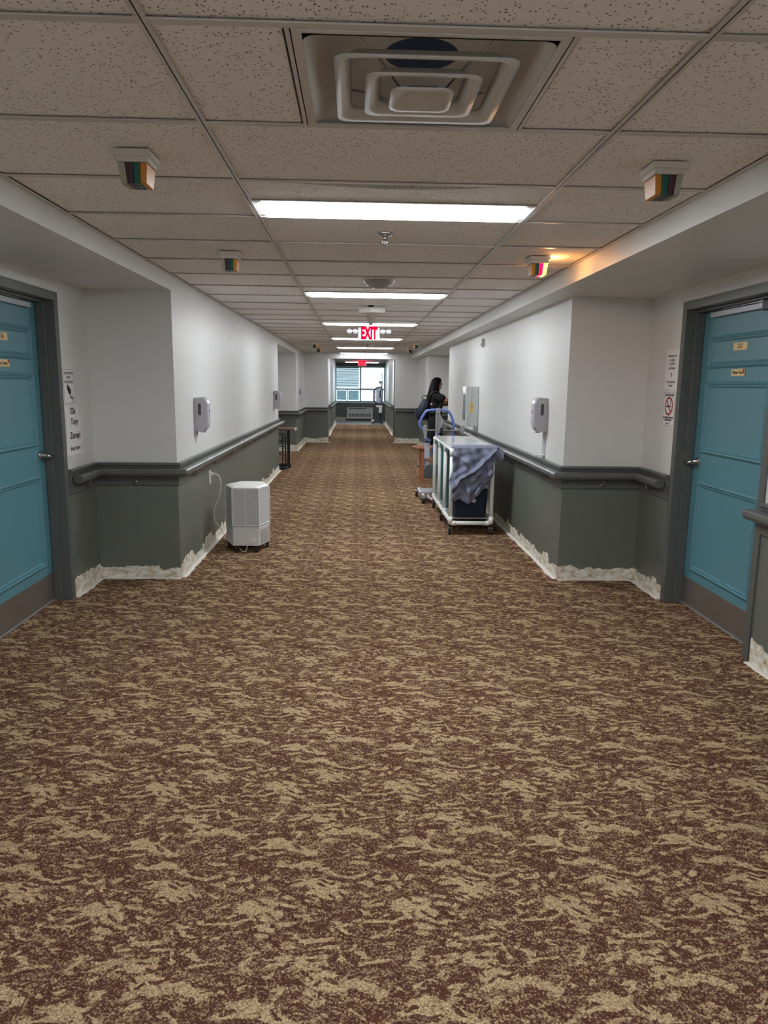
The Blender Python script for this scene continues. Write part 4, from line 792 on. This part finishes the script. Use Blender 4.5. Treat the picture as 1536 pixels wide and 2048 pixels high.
for i, m_ in enumerate((NAVY, TEALC, TEALC)):
    a, b = YS[i] + (.03 if i == 0 else .02), YS[i + 1] - .02; x0, x1 = XL + .022, XR - .022
    bg_ = MB(); rnd = random.Random(i)
    def fb(u, v, x0=x0, x1=x1, a=a, b=b):
        p = rrect(x0, x1, a, b, .05, 5); n = len(p); k = u * n; i0 = int(k) % n; q = Vector(p[i0]).lerp(Vector(p[(i0 + 1) % n]), k - int(k))
        cx, cy = (x0 + x1) / 2, (a + b) / 2; s_ = 1 - .10 * (1 - v) ** 2 + .008 * math.sin(u * 40 + v * 9)
        return (cx + (q.x - cx) * s_, cy + (q.y - cy) * s_, .172 + v * .665)
    bg_.grid(fb, 48, 14); bg_.prism([fb(u / 48, 0)[:2] for u in range(48)], .170, .175)
    O('mesh_bag', bg_, m_, ct, label='dark navy bag' if i == 0 else 'teal mesh bag')
    O('bag_flap', MB().add([(XL - .004, a - .02, .86), (XL - .004, b + .02, .86), (XL - .004, b + .01, .80), (XL - .004, b - .1, .79), (XL - .004, a + .12, .83), (XL + .004, a - .02, .86), (XL + .004, b + .02, .86), (XL + .004, b + .01, .80), (XL + .004, b - .1, .79), (XL + .004, a + .12, .83)],
       [(0, 1, 2, 3, 4), (9, 8, 7, 6, 5), (0, 5, 6, 1), (1, 6, 7, 2), (2, 7, 8, 3), (3, 8, 9, 4), (4, 9, 5, 0)]), TEALC, ct)
O('round_tag', MB().lathe((1.165, 7.108, .345), [(.022, 0), (.022, -.003)], 16, axis='Y'), OFFW, ct)
# garment over the front of the cart
gm = thing('draped_garment', (1.15, 7.05, .88), 'slate blue garment crumpled over the front of the laundry cart', 'garment')
def gfn(u, v):
    # u across, v from the top of the lid down the front
    xl, xr = .925 + .01 * math.sin(v * 7), 1.375 - .06 * max(0, v - .3) - .05 * v
    bot = .35 + .17 * max(0, u - .52) * 1.2 - .03 * math.exp(-((u - .12) / .1) ** 2) + .03 * math.sin(u * 9)
    if u > .62: bot += .05 * (u - .62)
    top = .886
    if v < .12: s_ = v / .12; z = top + .006; y = 7.16 - .11 * s_
    else:
        s_ = (v - .12) / .88; z = top - (top - bot) * s_; y = 7.052 - .012 * math.sin(PI * s_)
        f1 = -abs(math.sin((u * 1.3 - s_ * .35) * 9 + .6)) * .9 + math.sin((u * 1.1 + s_ * .55) * 15) * .5 + math.sin((u * 1.7 - s_ * .9) * 17 + 1) * .35 + math.sin((u * .5 + s_ * 1.6) * 21 + 2) * .3
        ridge = math.exp(-((s_ - (.78 - .72 * u)) / .045) ** 2) * .050 + math.exp(-((s_ - (.10 + .62 * u)) / .05) ** 2) * .022
        crk = -.034 * math.exp(-((s_ - (.84 - .72 * u)) / .03) ** 2)
        y -= .034 + (.028 * f1 + ridge + crk) * min(1, s_ * 5)
        if v > .5: y += .03 * (v - .5) * (1 - u)
    return (xl + (xr - xl) * u + .010 * math.sin(v * 16 + u * 3) * (1 if v > .12 else 0), y, z)
g_ = MB().grid(gfn, 70, 70); O('cloth_body', g_, GARM, gm, solid=.004)
def gs(u, v):   # sleeve bunched over the right corner
    a = 2 * PI * u; r_ = .040 + .012 * math.sin(3 * a + v * 6) + .01 * math.sin(5 * a); t_ = v
    c = Vector((1.365 + .030 * math.sin(t_ * 2.2), 7.055 + .02 * t_, .868 - .135 * t_)); k = math.sin(PI * min(1, max(.04, .15 + t_ * .8))) 
    return (c.x + r_ * k * math.cos(a) * 1.15, c.y + r_ * k * math.sin(a), c.z + .012 * math.sin(a * 2))
O('bunched_sleeve', MB().grid(gs, 24, 12), GARM, gm)
hem = MB(); P_ = []
for k in range(30): u = .08 + .88 * k / 29; s_ = .78 - .72 * u; q = Vector(gfn(u, .12 + .88 * s_)); P_.append(q + Vector((0, -.004, 0)))
hem.tube(P_, .0035, 6); P_ = [Vector(gfn(k / 14 * .42, .93 - .10 * math.sin(k / 14 * PI))) + Vector((0, -.004, 0)) for k in range(15)]; hem.tube(P_, .003, 6)
O('hem', hem, GARMD, gm)
# ================================================================ standing lift behind the cart
lf = thing('patient_lift', (1.03, 9.4, 0), 'patient lift with a looped blue padded handle behind the laundry cart', 'patient lift')
loop = arc([(.868, 9.32, .885), (.800, 9.30, .955), (.802, 9.30, 1.02), (.868, 9.30, 1.135), (.93, 9.30, 1.158), (1.02, 9.30, 1.162), (1.12, 9.30, 1.158), (1.175, 9.30, 1.125), (1.228, 9.30, 1.0), (1.222, 9.30, .90), (1.20, 9.32, .80)], 6)
O('blue_handle', MB().tube(loop, .0165, 12), BLUE, lf)
O('handle_clamp', MB().box(1.005, 1.055, 9.275, 9.325, 1.125, 1.185), LGREY, lf, bevel=.004)
O('mast', MB().box(1.005, 1.055, 9.33, 9.39, .12, 1.17), LGREY, lf, bevel=.006)
ms = MB(); rnd = random.Random(2)
for k in range(6): x_ = 1.045 + k * .011; ms.tube(arc([(x_, 9.29, 1.12 - .02 * k), (x_ + rnd.uniform(-.012, .012), 9.28, 1.02), (x_ + rnd.uniform(-.03, .012), 9.285, .93), (1.03 + rnd.uniform(-.02, .02), 9.29, .87)], 4), .008, 6)
O('hanging_straps', ms, mat('grey white webbing', (0.50, 0.51, 0.53), 0.8), lf)
sb = MB().tube(arc([(.862, 9.26, .915), (.93, 9.26, .908), (1.06, 9.26, .910), (1.20, 9.26, .906), (1.30, 9.26, .912), (1.345, 9.26, .935)], 4), .011, 10); O('spreader_bar', sb, STEEL, lf)
O('bar_joint', MB().box(1.055, 1.09, 9.24, 9.29, .87, .94), BLACK, lf, bevel=.004)
for x_ in (.865, 1.345):
    O('hook_arm', MB().box(x_ - .016, x_ + .016, 9.22, 9.30, .80 if x_ < 1 else .86, .945).tube(arc([(x_ + .02, 9.24, .955), (x_ - .005, 9.24, .965), (x_ - .028, 9.24, .94), (x_ - .022, 9.24, .86)], 4), .007, 8), LGREY, lf, bevel=.004)
O('hydraulic_ram', MB().tube([(.95, 9.32, .58), (1.03, 9.30, .89)], .013, 10), BLUE, lf)
O('blue_arm', MB().tube([(.862, 9.30, .805), (.935, 9.32, .765)], .017, 10), BLUE, lf)
O('blue_strap', MB().tube([(.935, 9.45, .72), (.905, 9.45, .60), (.885, 9.45, .45)], .010, 8), BLUE, lf)
O('mesh_panel', MB().prism(rrect(.875, .945, 9.42, 9.44, .008), .53, .73), mat('pale translucent plastic', (0.60, 0.68, 0.78), 0.4), lf)
kp = MB(); pts = [(.85, .30), (1.00, .29), (1.05, .31), (1.05, .47), (.93, .485), (.875, .47), (.85, .42)]; n_ = len(pts)
kp.add([(a, 9.20, b) for a, b in pts] + [(a, 9.26, b) for a, b in pts], [tuple(range(n_)), tuple(reversed(range(n_, 2 * n_)))] + [(i, n_ + i, n_ + (i + 1) % n_, (i + 1) % n_) for i in range(n_)])
O('knee_pad', kp, mat('dark grey pad', (0.11, 0.115, 0.12), 0.6), lf, bevel=.015)
O('foot_plate', MB().box(.80, 1.24, 9.16, 9.52, .10, .125).obox((.83, 9.36, .112), .05, .42, .035), LGREY, lf, bevel=.008)
for x_, x2 in ((.865, .835), (1.21, 1.25)):
    O('base_leg', MB().tube([(x_, 9.48, .095), (x2, 8.98, .088)], .024, 10), LGREY, lf)
    O('base_leg', MB().tube([(x_ + .05, 9.30, .10), (x_ + .04, 9.02, .07), (x_ + .12, 8.85, .05)], .018, 10), LGREY, lf)
for x_, y_ in ((.835, 9.02), (1.25, 9.02), (.795, 9.58), (1.26, 9.58)):
    O('castor', MB().lathe((x_ - .018, y_, .042), [(.001, 0), (.038, .002), (.042, .008), (.042, .012), (.036, .016), (.036, .020), (.042, .024), (.042, .028), (.038, .034), (.001, .036)], 18, axis='X').tube([(x_, y_, .05), (x_, y_, .10)], .012, 8), RUB, lf)
    O('castor_cover', MB().box(x_ - .024, x_ + .024, y_ - .03, y_ + .03, .072, .095), LGREY, lf, bevel=.008)
# ================================================================ wooden stool behind the lift
st = thing('wooden_bench', (1.10, 11.2, 0), 'reddish wooden bench behind the patient lift', 'bench')
O('seat', MB().prism([(.845, 11.20), (.90, 11.05), (.97, 11.02), (1.36, 11.02), (1.38, 11.06), (1.38, 11.40), (.92, 11.40), (.86, 11.30)], .512, .540), WOOD, st, bevel=.006)
for x_, y_ in ((1.0, 11.09), (1.33, 11.09), (1.0, 11.35), (1.33, 11.35)): O('leg', MB().prism(rrect(x_ - .024, x_ + .024, y_ - .024, y_ + .024, .006, 2), 0, .512), WOOD, st)
O('apron', MB().box(1.02, 1.31, 11.08, 11.10, .45, .512).box(1.02, 1.31, 11.34, 11.36, .45, .512), WOOD, st); O('stretcher', MB().box(1.02, 1.31, 11.20, 11.225, .16, .19), WOOD, st)
# ================================================================ left niche: overbed table and folded walker
ob = thing('overbed_table', (-1.23, 12.86, 0), 'narrow brown topped table on a black stand in the second left niche', 'table')
O('tabletop', MB().prism(rrect(-1.62, -1.085, 12.70, 13.05, .03, 3), .668, .700), BWOOD, ob, bevel=.004); O('top_edge', MB().box(-1.092, -1.080, 12.72, 13.03, .664, .704), mat('pale edge', (0.7, 0.7, 0.68), 0.4), ob)
O('column', MB().box(-1.235, -1.185, 12.83, 12.89, .06, .668), BLACK, ob, bevel=.004)
O('base_frame', MB().box(-1.60, -1.17, 12.78, 12.82, .035, .065).box(-1.60, -1.17, 12.94, 12.98, .035, .065).box(-1.22, -1.18, 12.80, 12.96, .035, .07), BLACK, ob)
for x_, y_ in ((-1.19, 12.80), (-1.19, 12.96), (-1.58, 12.80), (-1.58, 12.96)): O('castor', MB().lathe((x_ - .01, y_, .018), [(.001, 0), (.018, .001), (.018, .019), (.001, .02)], 12, axis='X'), RUB, ob)
wk = thing('folded_walker', (-1.30, 12.60, 0), 'folded black walker with silver buttons against the left niche corner', 'walker')
for y_, x_ in ((12.56, -1.285), (12.64, -1.245)):
    O('walker_leg', MB().tube(arc([(x_ - .16, y_, .52), (x_ - .13, y_, .60), (x_ - .05, y_, .615), (x_, y_, .58), (x_ + .002, y_, .3), (x_ + .004, y_, .02)], 5), .013, 10), BLACK, wk)
    O('walker_leg', MB().tube([(x_ - .16, y_, .53), (x_ - .165, y_, .02)], .013, 10), BLACK, wk)
    for z in (.12, .28, .44): O('push_button', MB().lathe((x_ + .0, y_ - .010, z), [(.009, 0), (.009, -.006), (.001, -.009)], 10, axis='Y'), CHROME, wk)
    O('rubber_tip', MB().lathe((x_ + .004, y_, 0), [(.020, 0), (.020, .012), (.016, .05)], 12), RUB, wk)
O('cross_brace', MB().tube(arc([(-1.28, 12.60, .50), (-1.36, 12.60, .48), (-1.385, 12.60, .38), (-1.34, 12.60, .28), (-1.28, 12.60, .24)], 4), .010, 8).tube([(-1.40, 12.60, .40), (-1.25, 12.60, .40)], .008, 8), BLACK, wk)
O('foot_bar', MB().box(-1.42, -1.23, 12.53, 12.67, .01, .05), BLACK, wk, bevel=.01)
# ================================================================ end of the corridor
pt = thing('wall_heater', (.095, YW - .12, .07), 'white wall heater with a slotted top under the end window', 'heater')
HW = mat('heater enamel', (0.72, 0.72, 0.68), 0.4)
O('heater_case', MB().box(-.44, .63, YW - .24, YW - .002, .075, .535), HW, pt, bevel=.01)
O('air_outlet', MB().box(-.36, .36, YW - .248, YW - .235, .475, .505), BLACK, pt)
for k in range(8): O('intake_grille', MB().box(-.35 + k * .115, -.265 + k * .115, YW - .246, YW - .236, .165, .285), mat('intake grille grey', (0.24, 0.24, 0.22), 0.6), pt)  # row of intake vents as plain darker grey blocks
O('heater_plinth', MB().box(-.47, .66, YW - .20, YW - .002, 0, .075), BLACK, pt)
l2 = thing('standing_frame', (.92, 27.6, 0), 'tall navy and white medical standing frame by the end window', 'patient lift')
NB = mat('navy painted steel', (0.015, 0.02, 0.05), 0.4)
O('frame_base', MB().box(.56, .93, 27.45, 27.62, .06, .15).box(.56, .93, 27.78, 27.90, .06, .12), NB, l2, bevel=.01)
for x_, y_ in ((.58, 27.42), (.90, 27.42), (.58, 27.92), (.90, 27.92)): O('castor', MB().lathe((x_ - .02, y_, .05), [(.001, 0), (.05, .004), (.05, .036), (.001, .04)], 16, axis='X'), RUB, l2)
O('base_cover', MB().box(.52, .62, 27.40, 27.60, .09, .17), HW, l2, bevel=.02)
O('lower_mast', MB().box(.82, .90, 27.55, 27.65, .12, .42), NB, l2, bevel=.005); O('motor_unit', MB().box(.80, .94, 27.48, 27.66, .42, .70), HW, l2, bevel=.02); O('motor_arm', MB().box(.70, .86, 27.46, 27.50, .63, .70), HW, l2, bevel=.01)
O('body_shell', MB().prism(rrect(.70, .90, 27.50, 27.62, .04), .82, 1.36), mat('pale blue grey shell', (0.42, 0.47, 0.58), 0.4), l2); O('navy_screen', MB().box(.82, .875, 27.485, 27.505, .98, 1.24), NB, l2)
O('outer_frame', MB().tube(arc([(.91, 27.5, .80), (.925, 27.5, 1.1), (.91, 27.5, 1.32), (.84, 27.5, 1.37), (.68, 27.5, 1.33), (.63, 27.5, 1.2), (.63, 27.5, .90), (.70, 27.5, .78), (.80, 27.5, .74), (.90, 27.5, .74)], 5), .02, 8), NB, l2)
O('side_panel', MB().box(.655, .73, 27.48, 27.52, .92, 1.22), HW, l2); O('upper_mast', MB().box(.87, .93, 27.52, 27.60, 1.36, 1.60), mat('pale blue grey shell', (0.42, 0.47, 0.58), 0.4), l2)
O('cable', MB().tube(arc([(.86, 27.5, 1.5), (.885, 27.5, 1.80), (.91, 27.5, 1.83), (.94, 27.5, 1.5)], 5), .008, 6).tube(arc([(.98, 27.48, .62), (.93, 27.48, .55), (.93, 27.48, .45), (.98, 27.48, .42)], 5), .008, 6), NB, l2)
O('handle_grip', MB().box(.80, .85, 27.44, 27.50, 1.50, 1.60), BLACK, l2, bevel=.01)
for z0, z1, yy, lab in ((1.22, 1.52, 24.4, 'white notice sheet on the right wall beyond the opening, upper'), (.92, 1.16, 24.4, 'white notice sheet on the right wall beyond the opening, lower')):
    n_ = thing('notice_sheet', (KR, yy, z0), lab, 'notice'); O('paper_sheet', MB().box(KR - .004, KR - .001, yy - .22, yy + .22, z0, z1), PAPER, n_); O('printed_lines', MB().box(KR - .006, KR - .004, yy - .12, yy + .12, z0 + .08, z0 + .11).box(KR - .006, KR - .004, yy - .12, yy + .12, z0 + .15, z0 + .18), INKG, n_)
# ================================================================ person at the niche on the right
def skin(name, chains, m, parent, sub=1):
    # chains share joints by rounded position; each joint has a radius
    vi = {}; vs = []; rs = []; es = []
    o0 = base(parent)
    for ch in chains:
        prev = None
        for x, y, z, r in ch:
            k = (round(x, 4), round(y, 4), round(z, 4))
            if k not in vi: vi[k] = len(vs); vs.append(Vector((x, y, z)) - o0); rs.append(r)
            if prev is not None and prev != vi[k]: es.append((prev, vi[k]))
            prev = vi[k]
    me = bpy.data.meshes.new(name); me.from_pydata(vs, es, []); me.update()
    o = bpy.data.objects.new(name, me); C.objects.link(o); o.parent = parent; ORG[o.name] = o0
    sk = o.modifiers.new('skin', 'SKIN'); sk.use_smooth_shade = True; 
    for i, r in enumerate(rs): me.skin_vertices[0].data[i].radius = (r, r) if not isinstance(r, tuple) else r
    me.skin_vertices[0].data[0].use_root = True
    s_ = o.modifiers.new('sub', 'SUBSURF'); s_.levels = sub; s_.render_levels = sub; me.materials.append(m); return o
def ev(o):      # freeze the modifiers so that shapes can be joined into one continuous mesh
    dg = bpy.context.evaluated_depsgraph_get(); dg.update(); me = bpy.data.meshes.new_from_object(o.evaluated_get(dg)); o.modifiers.clear(); o.data = me; return o
pe = thing('person', (1.40, 13.3, 0), 'person with long black hair in dark clothes facing right into the niche', 'person')
B = (1.395, 13.30)
pel = (B[0], B[1], .88, .095); che = (1.415, 13.30, 1.18, .098); nk = (1.43, 13.30, 1.315, .055); hdj = (1.44, 13.30, 1.40, .052)
rs_, ls_ = (1.43, 13.175, 1.275, .044), (1.43, 13.425, 1.275, .044)
rl = [pel, (1.38, 13.225, .82, .072), (1.325, 13.205, .46, .058), (1.165, 13.20, .10, .036)]; ll = [pel, (1.42, 13.375, .82, .072), (1.53, 13.39, .46, .058), (1.58, 13.39, .10, .036)]
ra = [che, rs_, (1.60, 13.10, 1.195, .042), (1.80, 13.20, 1.215, .028), (1.86, 13.22, 1.215, .026)]; la = [che, ls_, (1.57, 13.49, 1.12, .042), (1.78, 13.42, 1.15, .028), (1.84, 13.41, 1.16, .026)]
hand = []
for hx_, hy_, hz_, s_ in ((1.86, 13.22, 1.215, -1), (1.84, 13.41, 1.16, 1)):
    hand.append([(hx_, hy_, hz_, .026), (hx_ + .045, hy_, hz_ - .004, .024)])
    for k in range(4): yy = hy_ - .027 + k * .018; Lk_ = (.060, .068, .064, .050)[k if s_ < 0 else 3 - k]; hand.append([(hx_ + .045, hy_, hz_ - .004, .024), (hx_ + .062, yy, hz_ - .006, .009), (hx_ + .062 + Lk_ * .6, yy, hz_ - .012, .008), (hx_ + .062 + Lk_, yy, hz_ - .034, .007)])
    hand.append([(hx_, hy_, hz_, .026), (hx_ + .02, hy_ - s_ * .032, hz_ - .01, .011), (hx_ + .055, hy_ - s_ * .046, hz_ - .02, .009)])
feet = [[rl[-1], (1.150, 13.20, .055, .036), (1.24, 13.195, .035, .034), (1.305, 13.195, .025, .026)], [ll[-1], (1.57, 13.39, .055, .036), (1.66, 13.39, .035, .034), (1.73, 13.39, .025, .026)]]
body = skin('body', [[pel, (1.40, 13.30, 1.02, .085), che, (1.425, 13.30, 1.27, .065), nk, hdj, (1.445, 13.30, 1.47, .078), (1.442, 13.30, 1.545, .070)], rl, ll, ra, la] + hand + feet, SKIN, pe, 2)
ev(body)
fm = bmesh.new(); fm.from_mesh(body.data)       # nose, brow, lips, chin, ears and eyes grow out of the head surface
def blob(c, sx_, sy_, sz_):
    r = bmesh.ops.create_icosphere(fm, subdivisions=2, radius=1.0)
    for v in r['verts']: v.co = Vector((v.co.x * sx_, v.co.y * sy_, v.co.z * sz_)) + Vector(c) - base(pe)
for c_, s3 in (((1.520, 13.30, 1.487), (.020, .013, .016)), ((1.512, 13.30, 1.503), (.013, .010, .024)), ((1.506, 13.30, 1.452), (.014, .022, .006)), ((1.505, 13.30, 1.442), (.013, .019, .006)), ((1.498, 13.30, 1.418), (.022, .026, .018)),
               ((1.495, 13.30, 1.53), (.020, .048, .010)), ((1.435, 13.222, 1.490), (.016, .008, .028)), ((1.435, 13.378, 1.490), (.016, .008, .028))): blob(c_, *s3)
fm.to_mesh(body.data); fm.free()
for p_ in body.data.polygons: p_.use_smooth = True
ey = MB()
for y_ in (13.272, 13.328): ey.lathe((1.500, y_, 1.509), [(.001, -.010), (.008, -.006), (.010, 0), (.008, .006), (.001, .010)], 10, axis='X')
O('eyes', ey, mat('dark eye', (0.05, 0.03, 0.02), 0.2), pe)
shirt = skin('shirt', [[(B[0], B[1], .78, .160), (B[0], B[1], .92, .155), (1.40, 13.30, 1.04, .150), (1.415, 13.30, 1.18, .158), (1.425, 13.30, 1.275, .110), (1.43, 13.30, 1.325, .072)], [(1.425, 13.30, 1.275, .110), (1.43, 13.165, 1.282, .092), (1.57, 13.105, 1.208, .070)], [(1.425, 13.30, 1.275, .110), (1.43, 13.435, 1.282, .092), (1.54, 13.48, 1.16, .070)]], SCRUB, pe, 2); ev(shirt)
tr = skin('trousers', [[(B[0], B[1], .93, .135), (B[0], B[1], .86, .14)], [(B[0], B[1], .86, .14), (1.38, 13.215, .76, .108), (1.325, 13.205, .46, .080), (1.185, 13.20, .15, .062)], [(B[0], B[1], .86, .14), (1.42, 13.385, .76, .108), (1.53, 13.39, .46, .082), (1.575, 13.39, .12, .066)]], SCRUB, pe, 2); ev(tr)
def hair(u, v):
    a = 2 * PI * u; K = [(1.612, 1.436, .02, .02), (1.602, 1.434, .055, .055), (1.565, 1.428, .088, .082), (1.51, 1.412, .092, .092), (1.45, 1.396, .094, .098), (1.38, 1.385, .100, .110), (1.30, 1.372, .108, .120), (1.22, 1.355, .105, .115), (1.17, 1.345, .085, .095), (1.15, 1.342, .03, .04)]
    t_ = v * (len(K) - 1); i = min(int(t_), len(K) - 2); f_ = t_ - i; z, cx, rx, ry = [K[i][q] * (1 - f_) + K[i + 1][q] * f_ for q in range(4)]
    w_ = 1 + .03 * math.sin(a * 11 + z * 20) + .02 * math.sin(a * 5)
    return (cx + rx * w_ * math.cos(a), 13.30 + ry * w_ * math.sin(a), z)
O('hair', MB().grid(hair, 48, 36), HAIR, pe)
sh = MB()
for x_, y_ in ((1.0, 13.2), (1.42, 13.39)):
    pr = [(.105, y_ - .028), (.13, y_ - .040), (.22, y_ - .042), (.30, y_ - .045), (.335, y_ - .025), (.335, y_ + .025), (.30, y_ + .045), (.22, y_ + .042), (.13, y_ + .040), (.105, y_ + .028)]
    s_ = MB().prism([(x_ + a, b) for a, b in pr], .022, .085, scale=.80); O('shoe', s_, SHOE, pe, bevel=.015)
    O('shoe_sole', MB().prism([(x_ + a, b) for a, b in pr], 0.0, .022), BLACK, pe, bevel=.005)
bp_ = thing('backpack', (1.19, 13.3, .84), 'dark navy backpack worn by the person', 'backpack')
def bpk(u, v):
    a = 2 * PI * u; z = .845 + .375 * v; k = math.sin(PI * min(.97, max(.06, .10 + .84 * v))) ** .35; se = lambda q, e_: math.copysign(abs(q) ** e_, q)
    return (1.185 - .04 * (1 - abs(2 * v - .7)) + .012 * v * 4 + .098 * k * se(math.cos(a), .7), 13.285 + .15 * k * se(math.sin(a), .7), z)
O('bag_body', MB().grid(bpk, 36, 18), mat('dark navy nylon', (0.010, 0.014, 0.028), 0.6, bump=.3, bscale=500), bp_)
O('front_pocket', MB().prism(rrect(1.045, 1.12, 13.18, 13.39, .03), .88, 1.06, scale=.9), NAVY, bp_, bevel=.015)
O('top_handle', MB().tube(arc([(1.20, 13.25, 1.20), (1.165, 13.25, 1.255), (1.205, 13.25, 1.285), (1.25, 13.25, 1.275), (1.27, 13.25, 1.215)], 5), .008, 8), BLACK, bp_)
O('shoulder_strap', MB().tube(arc([(1.27, 13.20, 1.20), (1.33, 13.17, 1.32), (1.42, 13.15, 1.355), (1.50, 13.17, 1.25), (1.47, 13.15, 1.08), (1.30, 13.16, .95)], 5), .014, 8).tube(arc([(1.27, 13.40, 1.20), (1.33, 13.43, 1.32), (1.42, 13.45, 1.355), (1.50, 13.43, 1.25), (1.47, 13.45, 1.08), (1.30, 13.44, .95)], 5), .014, 8), BLACK, bp_)
O('white_patch', MB().lathe((1.325, 13.13, 1.135), [(.022, .002), (.022, 0), (.001, -.003)], 12, axis='Y'), SHOE, bp_)
ORG.clear()
